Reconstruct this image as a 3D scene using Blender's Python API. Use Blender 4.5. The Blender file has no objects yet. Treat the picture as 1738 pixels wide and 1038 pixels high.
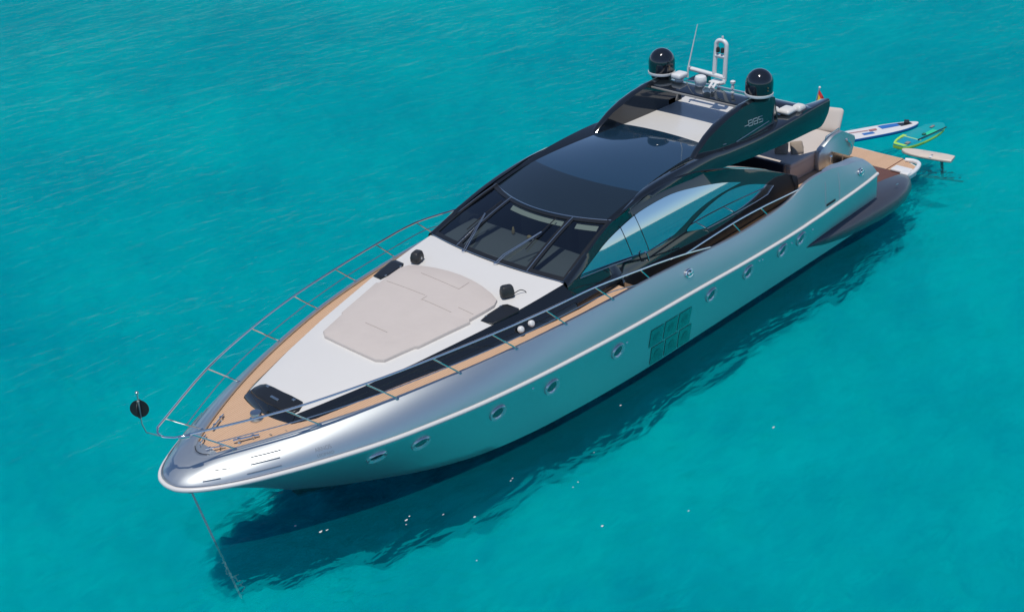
import bpy, bmesh, math, random
from mathutils import Vector, Matrix
random.seed(4)
S = bpy.context.scene
C = S.collection

# ------------------------------------------------------------------ camera
YAW, PIT, ROL, FPX = -2.36880729, 0.48477871, -0.05235984, 2252.9
fw = Vector((math.cos(PIT)*math.cos(YAW), math.cos(PIT)*math.sin(YAW), -math.sin(PIT)))
r0 = Vector((math.sin(YAW), -math.cos(YAW), 0)); u0 = r0.cross(fw)
rr = math.cos(ROL)*r0 + math.sin(ROL)*u0
uu = -math.sin(ROL)*r0 + math.cos(ROL)*u0
cd = bpy.data.cameras.new("camera"); cam = bpy.data.objects.new("camera", cd); C.objects.link(cam)
M = Matrix((rr, uu, -fw)).transposed().to_4x4(); M.translation = Vector((11.149, 21.056, 17.706))
cam.matrix_world = M
cd.sensor_fit = 'HORIZONTAL'; cd.sensor_width = 36; cd.lens = 36*FPX/1738
cd.clip_start = .1; cd.clip_end = 4000
S.camera = cam

# ------------------------------------------------------------------ world, sun, exposure
SUN = Vector((.28, .13, 1)).normalized()
el = math.asin(SUN.z); az = math.atan2(SUN.x, SUN.y)
w = bpy.data.worlds.new("World"); S.world = w; w.use_nodes = True
nt = w.node_tree; bg = nt.nodes['Background']
sky = nt.nodes.new('ShaderNodeTexSky'); sky.sky_type = 'NISHITA'; sky.sun_disc = False
sky.sun_elevation = el; sky.sun_rotation = az; sky.air_density = .55; sky.dust_density = .05; sky.ozone_density = 1.8
nt.links.new(sky.outputs[0], bg.inputs[0]); bg.inputs[1].default_value = .14
ld = bpy.data.lights.new("sun", 'SUN'); ld.energy = 3.0; ld.angle = math.radians(.5); ld.color = (1, .95, .87)
sun = bpy.data.objects.new("sun", ld); C.objects.link(sun)
sun.rotation_euler = SUN.to_track_quat('Z', 'Y').to_euler(); sun.location = (0, 0, 60)
S.view_settings.view_transform = 'Standard'; S.view_settings.look = 'None'
S.view_settings.exposure = 0; S.view_settings.gamma = 1
S.cycles.use_denoising = True
S.cycles.max_bounces = 12; S.cycles.transparent_max_bounces = 16; S.cycles.transmission_bounces = 10
S.cycles.caustics_refractive = False; S.cycles.caustics_reflective = False
S.cycles.sample_clamp_indirect = 6

# ------------------------------------------------------------------ materials
def mat(name, col, rough=.5, metal=0, coat=0, spec=.5, noise=None, bump=None):
    m = bpy.data.materials.new(name); m.use_nodes = True
    n = m.node_tree.nodes; l = m.node_tree.links; b = n['Principled BSDF']
    b.inputs['Base Color'].default_value = (*col, 1); b.inputs['Roughness'].default_value = rough
    b.inputs['Metallic'].default_value = metal; b.inputs['Coat Weight'].default_value = coat
    b.inputs['Coat Roughness'].default_value = .03; b.inputs['Specular IOR Level'].default_value = spec
    if noise or bump:
        tc = n.new('ShaderNodeTexCoord')
    if noise:   # (scale, amount): slight natural variation of tone
        tx = n.new('ShaderNodeTexNoise'); tx.inputs['Scale'].default_value = noise[0]; tx.inputs['Detail'].default_value = 5
        l.new(tc.outputs['Object'], tx.inputs['Vector'])
        mx = n.new('ShaderNodeMix'); mx.data_type = 'RGBA'
        mx.inputs['A'].default_value = (*[c*(1-noise[1]) for c in col], 1)
        mx.inputs['B'].default_value = (*[min(1, c*(1+noise[1])) for c in col], 1)
        l.new(tx.outputs['Fac'], mx.inputs['Factor']); l.new(mx.outputs['Result'], b.inputs['Base Color'])
    if bump:    # (scale, strength, distance)
        tx = n.new('ShaderNodeTexNoise'); tx.inputs['Scale'].default_value = bump[0]; tx.inputs['Detail'].default_value = 4
        l.new(tc.outputs['Object'], tx.inputs['Vector'])
        bp = n.new('ShaderNodeBump'); bp.inputs['Strength'].default_value = bump[1]; bp.inputs['Distance'].default_value = bump[2]
        l.new(tx.outputs['Fac'], bp.inputs['Height']); l.new(bp.outputs['Normal'], b.inputs['Normal'])
    return m

SILVER = mat('silver_paint', (.58, .615, .63), .44, .94, .10, noise=(.6, .03))
SILVERD = mat('silver_trim', (.42, .45, .50), .3, .6, .4)
RUB = mat('rub_strip', (.72, .70, .68), .35)
WHITE = mat('white_gelcoat', (.72, .705, .675), .3, 0, .2, noise=(1.2, .02))
WHITEP = mat('white_fittings', (.78, .78, .77), .3, 0, .2)
BLACK = mat('black_gloss', (.010, .013, .017), .07, 0, .6, noise=(.8, .12))
BLACKS = mat('black_satin', (.016, .018, .021), .28, 0, 0, noise=(3, .15))
BOTTOM = mat('hull_bottom', (.02, .05, .06), .5)
GREYD = mat('dark_grey_paint', (.05, .055, .072), .34, 0, .2, noise=(2, .1))
GREYF = mat('grey_fabric', (.10, .10, .105), .8)
PAD = mat('beige_cover', (.57, .51, .47), .85, noise=(2.2, .04), bump=(3.5, .5, .03))
SEAM = mat('cover_seam', (.43, .38, .345), .9)
CUSH = mat('cushion_fabric', (.60, .54, .49), .85, noise=(3, .04), bump=(60, .3, .005))
BROWN = mat('brown_cushion', (.33, .27, .215), .85, noise=(9, .12), bump=(60, .4, .005))
CHROME = mat('polished_steel', (.72, .73, .74), .12, 1)
STEEL = mat('brushed_steel', (.55, .57, .58), .3, 1)
RUBBER = mat('black_rubber', (.015, .015, .016), .5)
DOME = mat('dome_black', (.010, .013, .018), .10, 0, .7)
ROPE = mat('galvanised_chain', (.66, .68, .67), .5, 0)
SPK = mat('speaker_black', (.025, .026, .027), .45)

def teak(name, a, b, plank=.06):
    m = bpy.data.materials.new(name); m.use_nodes = True
    n = m.node_tree.nodes; l = m.node_tree.links; p = n['Principled BSDF']
    p.inputs['Roughness'].default_value = .65
    tc = n.new('ShaderNodeTexCoord'); sp = n.new('ShaderNodeSeparateXYZ'); l.new(tc.outputs['Object'], sp.inputs[0])
    mo = n.new('ShaderNodeMath'); mo.operation = 'PINGPONG'; mo.inputs[1].default_value = plank/2
    l.new(sp.outputs['Y'], mo.inputs[0])
    lt = n.new('ShaderNodeMath'); lt.operation = 'LESS_THAN'; lt.inputs[1].default_value = .004; l.new(mo.outputs[0], lt.inputs[0])
    tx = n.new('ShaderNodeTexNoise'); tx.inputs['Scale'].default_value = 1.0; tx.inputs['Detail'].default_value = 6
    mp = n.new('ShaderNodeMapping'); mp.inputs['Scale'].default_value = (1.2, 9, 1)
    l.new(tc.outputs['Object'], mp.inputs[0]); l.new(mp.outputs[0], tx.inputs['Vector'])
    mx = n.new('ShaderNodeMix'); mx.data_type = 'RGBA'; mx.inputs['A'].default_value = (*a, 1); mx.inputs['B'].default_value = (*b, 1)
    l.new(tx.outputs['Fac'], mx.inputs['Factor'])
    m2 = n.new('ShaderNodeMix'); m2.data_type = 'RGBA'; m2.inputs['B'].default_value = (a[0]*.55, a[1]*.5, a[2]*.45, 1)
    l.new(lt.outputs[0], m2.inputs['Factor']); l.new(mx.outputs['Result'], m2.inputs['A']); l.new(m2.outputs['Result'], p.inputs['Base Color'])
    return m
TEAK = teak('teak', (.60, .38, .235), (.69, .46, .30))
TEAKD = teak('dark_teak', (.12, .055, .045), (.17, .075, .06))  # darker, redder teak tone for the forward part of the platform

def glass(name, tint, base=.02):
    m = bpy.data.materials.new(name); m.use_nodes = True
    n = m.node_tree.nodes; l = m.node_tree.links; n.remove(n['Principled BSDF'])
    o = n['Material Output']; tr = n.new('ShaderNodeBsdfTransparent'); tr.inputs[0].default_value = (*tint, 1)
    gl = n.new('ShaderNodeBsdfGlossy'); gl.inputs['Roughness'].default_value = .02; gl.inputs[0].default_value = (1, 1, 1, 1)
    fr = n.new('ShaderNodeFresnel'); fr.inputs[0].default_value = 1.9
    mx = n.new('ShaderNodeMixShader'); l.new(fr.outputs[0], mx.inputs[0]); l.new(tr.outputs[0], mx.inputs[1]); l.new(gl.outputs[0], mx.inputs[2])
    l.new(mx.outputs[0], o.inputs[0]); return m
WGLASS = glass('tinted_windscreen', (.52, .58, .60))
MIRROR = mat('mirrored_side_glass', (.42, .52, .60), .03, 1)
RGLASS = mat('roof_glass', (.012, .040, .075), .03, 0, 1, spec=.9)
BROW = mat('roof_brow_black', (.012, .022, .032), .12, 0, .7, noise=(.8, .1))

# ------------------------------------------------------------------ builders
LOC = {}
def tag(o, label, cat, group=None, kind=None):
    if kind: o['kind'] = kind
    if label: o['label'] = label
    if cat: o['category'] = cat
    if group: o['group'] = group
    return o
def thing(name, label, cat, loc=(0, 0, 0), group=None):
    o = bpy.data.objects.new(name, None); C.objects.link(o); o.location = loc; LOC[o] = Vector(loc)
    o.empty_display_size = .2
    return tag(o, label, cat, group)
def build(name, bm, mats, parent=None, smooth=True, label=None, origin=None, sharp=40):
    if not isinstance(mats, (list, tuple)): mats = [mats]
    bmesh.ops.remove_doubles(bm, verts=bm.verts, dist=1e-5)
    bmesh.ops.recalc_face_normals(bm, faces=bm.faces)
    off = LOC[parent] if parent else Vector(origin or (0, 0, 0))
    for v in bm.verts: v.co -= off
    for f in bm.faces: f.smooth = smooth
    if smooth:
        for e in bm.edges:
            if len(e.link_faces) == 2 and e.calc_face_angle(0) > math.radians(sharp): e.smooth = False
    me = bpy.data.meshes.new(name); bm.to_mesh(me); bm.free()
    for m in mats: me.materials.append(m)
    o = bpy.data.objects.new(name, me); C.objects.link(o)
    if parent: o.parent = parent
    else: o.location = off
    LOC[o] = off
    if label: o['label'] = label
    return o
def NB(): return bmesh.new()
def loft(bm, rows, closed=False, cap=False, mi=0):
    R = [[bm.verts.new(p) for p in r] for r in rows]
    k = len(R[0])
    for a, b in zip(R, R[1:]):
        for i in range(k if closed else k-1):
            j = (i+1) % k
            vs = []
            for v in (a[i], a[j], b[j], b[i]):
                if not any((v.co-q.co).length < 1e-6 for q in vs): vs.append(v)
            if len(vs) > 2:
                try: bm.faces.new(vs).material_index = mi
                except ValueError: pass
    if cap:
        for r in (R[0], R[-1]):
            try: bm.faces.new(r).material_index = mi
            except ValueError: pass
    return R
def tube(bm, pts, r, n=8, closed=False, mi=0):
    pts = [Vector(p) for p in pts]; N = len(pts); rows = []; up = None
    for i, p in enumerate(pts):
        if closed: t = pts[(i+1) % N]-pts[i-1]
        else: t = pts[min(i+1, N-1)]-pts[max(i-1, 0)]
        t.normalize()
        if up is None:
            up = Vector((0, 0, 1)) if abs(t.z) < .9 else Vector((1, 0, 0))
        a = t.cross(up).normalized(); up = a.cross(t).normalized()
        rad = r[i] if isinstance(r, (list, tuple)) else r
        rows.append([p+rad*(math.cos(q)*a+math.sin(q)*up) for q in [2*math.pi*j/n for j in range(n)]])
    if closed: rows.append(rows[0])
    loft(bm, rows, True, not closed, mi)
def box(bm, c, s, rot=None, bev=0, mi=0):
    t = bmesh.new(); bmesh.ops.create_cube(t, size=1)
    for v in t.verts: v.co = Vector((v.co.x*s[0], v.co.y*s[1], v.co.z*s[2]))
    if bev: bmesh.ops.bevel(t, geom=t.edges[:], offset=bev, segments=3, affect='EDGES', profile=.5)
    mtx = Matrix.Translation(c) @ (rot.to_4x4() if rot else Matrix())
    mp = {}
    for v in t.verts: mp[v] = bm.verts.new(mtx @ v.co)
    for f in t.faces: bm.faces.new([mp[v] for v in f.verts]).material_index = mi
    t.free()
def lathe(bm, c, prof, axis=Vector((0, 0, 1)), n=32, mi=0, sc=(1, 1)):
    q = Vector((0, 0, 1)).rotation_difference(Vector(axis).normalized())
    rows = [[Vector(c)+q @ Vector((r*math.cos(a)*sc[0], r*math.sin(a)*sc[1], z)) for a in [2*math.pi*j/n for j in range(n)]] for r, z in prof]
    loft(bm, rows, True, True, mi)
def crom(P, n=4, mirrored=False):
    P = [Vector(p) for p in P]; out = []
    for i in range(len(P)-1):
        a, b, c, d = P[max(i-1, 0)], P[i], P[i+1], P[min(i+2, len(P)-1)]
        if mirrored and i == 0: a = Vector((P[1].x, -P[1].y, P[1].z))
        for k in range(n):
            t = k/n
            out.append(.5*((2*b)+(c-a)*t+(2*a-5*b+4*c-d)*t*t+(3*b-a-3*c+d)*t**3))
    out.append(P[-1]); return out
def lin(x, tab):   # piecewise-linear table lookup, x decreasing or increasing
    tab = sorted(tab)
    if x <= tab[0][0]: return tab[0][1]
    for (a, p), (b, q) in zip(tab, tab[1:]):
        if x <= b: return p+(q-p)*(x-a)/(b-a)
    return tab[-1][1]
def mir(p): return Vector((p[0], -p[1], p[2]))
def slab(bm, outline, zf, t, rnd=.04, mi=0, crown=0):
    n = len(outline); cx = sum(p[0] for p in outline)/n; cy = sum(p[1] for p in outline)/n
    def ring(ins, dz):
        r = []
        for x, y in outline:
            d = Vector((x-cx, y-cy)); L = d.length; d = d*(max(L-ins, .001)/L)
            r.append((cx+d.x, cy+d.y, zf(cx+d.x, cy+d.y)+dz))
        return r
    rows = [ring(0, -.01), ring(0, t-rnd), ring(rnd*.3, t-rnd*.3), ring(rnd, t)]
    for k in (.25, .5, .75):
        L = min(math.hypot(p[0]-cx, p[1]-cy) for p in outline)
        rows.append([(cx+(x-cx)*(1-k)*.97, cy+(y-cy)*(1-k)*.97, zf(cx+(x-cx)*(1-k)*.97, cy+(y-cy)*(1-k)*.97)+t+crown*k) for x, y in outline])
    loft(bm, rows, True, True, mi)
def pillow(bm, c, s, rot=None, e=.5, mi=0, n=14):
    rows = []
    f = lambda v, p: math.copysign(abs(v)**p, v)
    for i in range(n+1):
        ph = -math.pi/2+math.pi*i/n
        rows.append([(f(math.cos(ph), e*1.2)*f(math.cos(a), e*.55)*s[0]/2, f(math.cos(ph), e*1.2)*f(math.sin(a), e*.55)*s[1]/2, f(math.sin(ph), 1.0)*s[2]/2) for a in [2*math.pi*k/24 for k in range(24)]])
    m = Matrix.Translation(c) @ (rot.to_4x4() if rot else Matrix())
    loft(bm, [[m @ Vector(p) for p in r] for r in rows], True, True, mi)

# ------------------------------------------------------------------ water and sea bed (setting)
def water_material():
    m = bpy.data.materials.new('sea_water'); m.use_nodes = True
    n = m.node_tree.nodes; l = m.node_tree.links; n.remove(n['Principled BSDF']); o = n['Material Output']
    tc = n.new('ShaderNodeTexCoord')
    def nz(scale, stretch, det, rot, dist=0.0):
        mp = n.new('ShaderNodeMapping'); mp.inputs['Rotation'].default_value = (0, 0, rot); mp.inputs['Scale'].default_value = (scale/stretch, scale, scale)
        t = n.new('ShaderNodeTexNoise'); t.inputs['Scale'].default_value = 1; t.inputs['Detail'].default_value = det; t.inputs['Distortion'].default_value = dist
        l.new(tc.outputs['Object'], mp.inputs[0]); l.new(mp.outputs[0], t.inputs['Vector']); return t.outputs['Fac']
    R = math.radians(38)
    h1 = nz(.33, 1.8, 3, R, .3); h2 = nz(1.1, 2.2, 4, R+.25, .5); h3 = nz(3.6, 1.9, 3, R-.2, .4)
    def mul(a, k):
        x = n.new('ShaderNodeMath'); x.operation = 'MULTIPLY'; l.new(a, x.inputs[0]); x.inputs[1].default_value = k; return x.outputs[0]
    def add(a, b):
        x = n.new('ShaderNodeMath'); x.operation = 'ADD'; l.new(a, x.inputs[0]); l.new(b, x.inputs[1]); return x.outputs[0]
    pm = n.new('ShaderNodeMapRange'); pm.inputs[1].default_value = .38; pm.inputs[2].default_value = .62; pm.inputs[3].default_value = .55; pm.inputs[4].default_value = 1.1
    l.new(nz(.09, 1.5, 3, R+.5, .4), pm.inputs[0])      # calmer and rougher patches
    def mulv(a, b):
        x = n.new('ShaderNodeMath'); x.operation = 'MULTIPLY'; l.new(a, x.inputs[0]); l.new(b, x.inputs[1]); return x.outputs[0]
    h = mulv(add(add(mul(h1, .16), mul(h2, .16)), mul(h3, .07)), pm.outputs[0])
    bp = n.new('ShaderNodeBump'); bp.inputs['Strength'].default_value = 1; bp.inputs['Distance'].default_value = 1.0
    l.new(h, bp.inputs['Height'])
    tr = n.new('ShaderNodeBsdfTransparent'); tr.inputs[0].default_value = (.90, .985, .985, 1)
    df = n.new('ShaderNodeBsdfDiffuse'); df.inputs[0].default_value = (0, .28, .34, 1)     # light scattered back by the water itself
    gl = n.new('ShaderNodeBsdfGlossy'); gl.inputs['Roughness'].default_value = .05
    l.new(bp.outputs[0], gl.inputs['Normal']); l.new(bp.outputs[0], df.inputs['Normal'])
    fr = n.new('ShaderNodeFresnel'); fr.inputs[0].default_value = 1.333; l.new(bp.outputs[0], fr.inputs['Normal'])
    rb = n.new('ShaderNodeBump'); rb.inputs['Strength'].default_value = 1; rb.inputs['Distance'].default_value = 1.0
    g1 = nz(.9, 2.6, 3, R, .6); g2 = nz(2.6, 2.4, 3, R+.15, .5)
    l.new(add(mul(g1, 1.3), mul(g2, .55)), rb.inputs['Height'])
    rf = n.new('ShaderNodeBsdfRefraction'); rf.inputs['IOR'].default_value = 1.07; rf.inputs['Roughness'].default_value = 0; rf.inputs[0].default_value = (.90, .985, .985, 1); l.new(rb.outputs[0], rf.inputs['Normal'])
    tm = n.new('ShaderNodeMixShader'); tm.inputs[0].default_value = .55; l.new(tr.outputs[0], tm.inputs[1]); l.new(rf.outputs[0], tm.inputs[2]); tr = tm
    a = n.new('ShaderNodeMixShader'); a.inputs[0].default_value = .14; l.new(tr.outputs[0], a.inputs[1]); l.new(df.outputs[0], a.inputs[2])
    b = n.new('ShaderNodeMixShader'); l.new(mul(fr.outputs[0], .11), b.inputs[0]); l.new(a.outputs[0], b.inputs[1]); l.new(gl.outputs[0], b.inputs[2])
    l.new(b.outputs[0], o.inputs[0]); return m
def seabed_material():
    m = bpy.data.materials.new('turquoise_sea_bed'); m.use_nodes = True
    n = m.node_tree.nodes; l = m.node_tree.links; b = n['Principled BSDF']; b.inputs['Roughness'].default_value = 1; b.inputs['Specular IOR Level'].default_value = 0
    tc = n.new('ShaderNodeTexCoord')
    def nz(s, det, rot=0, st=1):
        mp = n.new('ShaderNodeMapping'); mp.inputs['Rotation'].default_value = (0, 0, rot); mp.inputs['Scale'].default_value = (s/st, s, s)
        t = n.new('ShaderNodeTexNoise'); t.inputs['Scale'].default_value = 1; t.inputs['Detail'].default_value = det; t.inputs['Roughness'].default_value = .6
        l.new(tc.outputs['Object'], mp.inputs[0]); l.new(mp.outputs[0], t.inputs['Vector']); return t.outputs['Fac']
    ge = n.new('ShaderNodeNewGeometry'); vm = n.new('ShaderNodeMix'); vm.data_type = 'VECTOR'; vm.inputs[0].default_value = .3
    vm.inputs[4].default_value = (0, 0, 1); l.new(ge.outputs['Normal'], vm.inputs[5]); l.new(vm.outputs[1], b.inputs['Normal'])
    a = nz(.07, 3); c0 = nz(.45, 7, .7, 1.6); c1 = nz(2.1, 6, math.radians(40), 2.2)
    m3 = n.new('ShaderNodeMix'); m3.data_type = 'FLOAT'; m3.inputs[0].default_value = .5; l.new(c0, m3.inputs[2]); l.new(c1, m3.inputs[3]); c = m3.outputs[0]
    b.inputs['Subsurface Weight'].default_value = .65; b.inputs['Subsurface Radius'].default_value = (.1, .9, .9); b.inputs['Subsurface Scale'].default_value = .9
    mx = n.new('ShaderNodeMix'); mx.data_type = 'FLOAT'; mx.inputs[0].default_value = .55; l.new(a, mx.inputs[2]); l.new(c, mx.inputs[3])
    cr = n.new('ShaderNodeValToRGB'); e = cr.color_ramp.elements
    e[0].position = .40; e[0].color = (.0, .52, .69, 1); e[1].position = .60; e[1].color = (.0, .86, .93, 1)
    l.new(mx.outputs[0], cr.inputs[0]); l.new(cr.outputs[0], b.inputs['Base Color']); return m
def sheet(name, z, m, size=900):
    bm = NB(); v = [bm.verts.new((x, y, z)) for x, y in ((-size, -size), (size, -size), (size, size), (-size, size))]; bm.faces.new(v)
    return tag(build(name, bm, m, smooth=False), None, None, kind='structure')
def sea_bed():     # undulating floor, so that shadows on it break up; flat far away
    from mathutils import noise
    def lines(a, lo, hi, b):       # grid lines, dense between lo and hi
        L = [lo+(hi-lo)*i/round((hi-lo)/.13) for i in range(round((hi-lo)/.13)+1)]
        st = .2
        while L[-1] < b: L.append(min(b, L[-1]+st)); st = min(.55, st*1.05)
        st = .2
        while L[0] > a: L.insert(0, max(a, L[0]-st)); st = min(.55, st*1.05)
        return L
    X = lines(-78., -31., 5., 14.); Y = lines(-72., -5., 8., 20.)
    x0, x1, y0, y1 = X[0], X[-1], Y[0], Y[-1]
    nx, ny = len(X)-1, len(Y)-1; z0 = -1.85
    ca, sa = math.cos(math.radians(134)), math.sin(math.radians(134))
    vs = []; fs = []
    for i, x in enumerate(X):
        for j, y in enumerate(Y):
            u = (x*ca+y*sa); v = (-x*sa+y*ca)
            ed = min(1, min(i, nx-i, j, ny-j)/12)
            v += .25*noise.noise(Vector((u*.5, v*.5, 5)))
            q = noise.noise(Vector((u*.22, v*.5, 0)))*.42+(.30-abs(noise.noise(Vector((u*.42+7, v*1.6, 3)))))*.80+(.3-abs(noise.noise(Vector((u*.9, v*3.6, 9)))))*.55+noise.noise(Vector((u*2.2, v*7, 19)))*.12
            vs.append((x, y, z0+ed*q))
    for i in range(nx):
        for j in range(ny):
            a = i*(ny+1)+j; fs.append((a, a+1, a+ny+2, a+ny+1))
    k = len(vs); B = 900.
    vs += [(-B, -B, z0), (B, -B, z0), (B, B, z0), (-B, B, z0), (x0, y0, z0), (x1, y0, z0), (x1, y1, z0), (x0, y1, z0)]
    fs += [(k, k+1, k+5, k+4), (k+1, k+2, k+6, k+5), (k+2, k+3, k+7, k+6), (k+3, k, k+4, k+7)]
    me = bpy.data.meshes.new('sea_bed'); me.from_pydata(vs, [], fs); me.materials.append(seabed_material())
    me.polygons.foreach_set('use_smooth', [True]*len(me.polygons))
    o = bpy.data.objects.new('sea_bed', me); C.objects.link(o); tag(o, None, None, kind='structure')
sheet('water', .22, water_material())
sea_bed()

# ------------------------------------------------------------------ the yacht
yacht = thing('motor_yacht', 'silver and black motor yacht with white foredeck and two black satellite domes, at anchor', 'yacht', (-13, 0, 0))
def part(name, bm, m, parent=yacht, **k): return build(name, bm, m, parent, **k)

G = [(-.75,0,2.36),(-.78,.15,2.365),(-.88,.30,2.38),(-1.10,.47,2.42),(-1.5,.70,2.46),(-2.1,1.02,2.51),(-2.97,1.43,2.57),(-4.1,1.88,2.63),(-5.4,2.28,2.71),(-6.7,2.60,2.77),(-8.2,2.85,2.82),(-9.8,3.02,2.86),(-11.2,3.10,2.87),(-12.4,3.13,2.85),(-14,3.14,2.77),(-15.9,3.14,2.66),(-17.4,3.14,2.69),(-18.3,3.14,2.77),(-18.9,3.14,2.92),(-19.3,3.13,3.03),(-19.9,3.12,3.06),(-20.7,3.10,2.99),(-21.6,3.06,2.80),(-22.2,3.02,2.72),(-22.75,2.97,2.60)]
Rb = [(.01,0,2.01),(0,.12,2.01),(-.05,.31,2.01),(-.23,.56,2.01),(-.62,.87,2.0),(-1.35,1.30,2.0),(-2.6,1.86,2.0),(-3.9,2.33,2.0),(-5.15,2.66,2.01),(-6.45,2.93,2.02),(-8.0,3.14,2.03),(-9.7,3.28,2.03),(-11.1,3.34,2.01),(-12.3,3.36,1.99),(-14,3.37,1.96),(-15.9,3.37,1.90),(-17.4,3.36,1.87),(-18.3,3.35,1.86),(-18.9,3.34,1.86),(-19.3,3.33,1.87),(-19.9,3.32,1.88),(-20.7,3.30,1.91),(-21.8,3.27,1.94),(-22.7,3.23,1.97),(-23.35,3.16,1.98)]
WZ = .22     # the water level
Wl = [(-3.0,0,WZ),(-3.03,.03,WZ),(-3.12,.1,WZ),(-3.28,.24,WZ),(-3.55,.48,WZ),(-3.95,.80,WZ),(-4.6,1.26,WZ),(-5.3,1.72,WZ),(-6.1,2.12,WZ),(-7.0,2.43,WZ),(-8.3,2.68,WZ),(-9.8,2.83,WZ),(-11.2,2.92,WZ),(-12.4,2.96,WZ),(-14,2.97,WZ),(-15.9,2.97,WZ),(-17.4,2.97,WZ),(-18.3,2.97,WZ),(-18.9,2.97,WZ),(-19.4,2.97,WZ),(-20,2.97,WZ),(-20.9,2.97,WZ),(-22,2.96,WZ),(-23,2.95,WZ),(-23.95,2.93,WZ)]
SUB = 4
Gs, Rs, Ws = crom(G, SUB, True), crom(Rb, SUB, True), crom(Wl, SUB, True)
def bez(a, c, b, t): return a*(1-t)**2+c*2*t*(1-t)+b*t*t
UP = []; LO = []
for g, r, wl in zip(Gs, Rs, Ws):
    kk = .80-.04*min(1, max(0, (-g.x-3)/6)); c = Vector((r.x*kk+g.x*(1-kk), r.y*kk+g.y*(1-kk), g.z*(.66-.14*min(1, max(0, (-g.x-3)/6)))+r.z*(.34+.14*min(1, max(0, (-g.x-3)/6)))))
    UP.append([bez(g, c, r, t/8) for t in range(9)])
    c2 = Vector((r.x*.45+wl.x*.55, r.y*.45+wl.y*.55-.02*min(1, wl.y), r.z*.5+WZ*.5))
    LO.append([bez(r, c2, wl, t/8) for t in range(9)])
def hull_at(x, z, rows):      # point on the port side at station x and height z
    prev = None
    for row in rows:
        q = None
        for a, b in zip(row, row[1:]):
            if min(a.z, b.z)-1e-6 <= z <= max(a.z, b.z)+1e-6 and abs(a.z-b.z) > 1e-9:
                q = a.lerp(b, (z-a.z)/(b.z-a.z)); break
        if q is None: prev = None; continue
        if prev is not None and min(prev.x, q.x) <= x <= max(prev.x, q.x) and prev.x != q.x:
            return prev.lerp(q, (x-prev.x)/(q.x-prev.x))
        prev = q
    return Vector((x, 3.2, z))
def hull_frame(x, z, rows):
    p = hull_at(x, z, rows); a = (hull_at(x-.05, z, rows)-hull_at(x+.05, z, rows)).normalized()
    b = (hull_at(x, z+.04, rows)-hull_at(x, z-.04, rows)).normalized()
    n = b.cross(a).normalized()
    if n.y < 0: n = -n
    return p, a, b, n
# --- HULL-END-MARK

bm = NB()
port = [u+lo[1:] for u, lo in zip(UP, LO)]
for side in (1, -1):
    loft(bm, [[Vector((p.x, p.y*side, p.z)) for p in r] for r in port], mi=0)
    bot = []
    for wl in Ws:
        k = min(1, max(0, (-3.2-wl.x)/6))
        bot.append([Vector((wl.x, wl.y*side, wl.z)), Vector((wl.x, wl.y*.90*side, wl.z-.06)), Vector((wl.x-.15*(1-k), wl.y*.55*side, -.05-.25*k)), Vector((wl.x-.35*(1-k), 0, -.1-.6*k))])
    loft(bm, bot, mi=1)
a = port[-1]     # transom
ring = [p for p in a]+[Vector((a[-1].x, 1.6, -.28)), Vector((a[-1].x, -1.6, -.28))]+[mir(p) for p in reversed(a)]
bm.faces.new([bm.verts.new(p) for p in ring])
hull = part('hull', bm, [SILVER, BOTTOM], sharp=60)

# gunwale lip, bulwark inside
bm = NB()
def inner(i, rows, d):
    t = rows[min(i+1, len(rows)-1)]-rows[max(i-1, 0)]; nrm = Vector((t.y, -t.x, 0)).normalized()
    if nrm.y > 0 and i > 0: nrm = -nrm
    if i == 0: nrm = Vector((-1, 0, 0))
    return rows[i]+nrm*d
DECKZ = lambda x: lin(x, [(-30, 2.15), (-11.9, 2.15), (-11.75, 2.80), (0, 2.80)])
for side in (1, -1):
    rows = []
    for i, g in enumerate(Gs):
        q = inner(i, Gs, .09); low = g.z-.08 if g.x > -11.7 else 2.1
        if side*1 and q.y < 0: q.y = 0
        rows.append([Vector((p[0], p[1]*side, p[2])) for p in (g, g.lerp(q, .4)+Vector((0, 0, .012)), q, (q.x, q.y, low))])
    loft(bm, rows)
part('gunwale', bm, SILVER)

# rub rail round the whole bow
bm = NB()
out = []
for side in (1, -1):
    seq = [Vector((p.x, p.y*side, p.z)) for p in Rs]
    out.append(seq)
path = list(reversed(out[1]))+out[0][1:]
tube(bm, [p+Vector((0, 0, .0)) for p in path], .055, 10)
part('rub_rail', bm, RUB)
bm = NB()
tube(bm, [Vector((p.x*1.0-.03*(p.x > -.5), p.y*.985, p.z+.075)) for p in path], .012, 6)
part('rub_rail_seam', bm, SILVERD)

# --- decks
bm = NB(); rows = []
for i, g in enumerate(Gs):
    if g.x < -11.75: break
    q = inner(i, Gs, .10)
    if q.x > -1.0: continue
    y = max(q.y, 0); z = g.z-.055
    rows.append([(q.x, y*k, z+.015*(1-k*k)) for k in (1, .5, 0, -.5, -1)])
loft(bm, rows)
part('foredeck', bm, TEAK)
bm = NB()
for side in (1, -1):
    loft(bm, [[(x, 2.45*side, 2.15), (x, 3.06*side, 2.15)] for x in (-11.75, -14, -17, -19.7)])
    loft(bm, [[(-11.75, 2.5*side, 2.15), (-11.75, 3.04*side, 2.15)], [(-11.75, 2.5*side, 2.80), (-11.75, 3.02*side, 2.80)]])
part('side_deck', bm, TEAK)
bm = NB()
loft(bm, [[(x, y, 2.16) for y in (-w_, 0, w_)] for x, w_ in ((-19.69, 3.04), (-21, 3.0), (-22.2, 2.94), (-23.45, 2.8))])
part('cockpit_deck', bm, TEAK)
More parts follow.
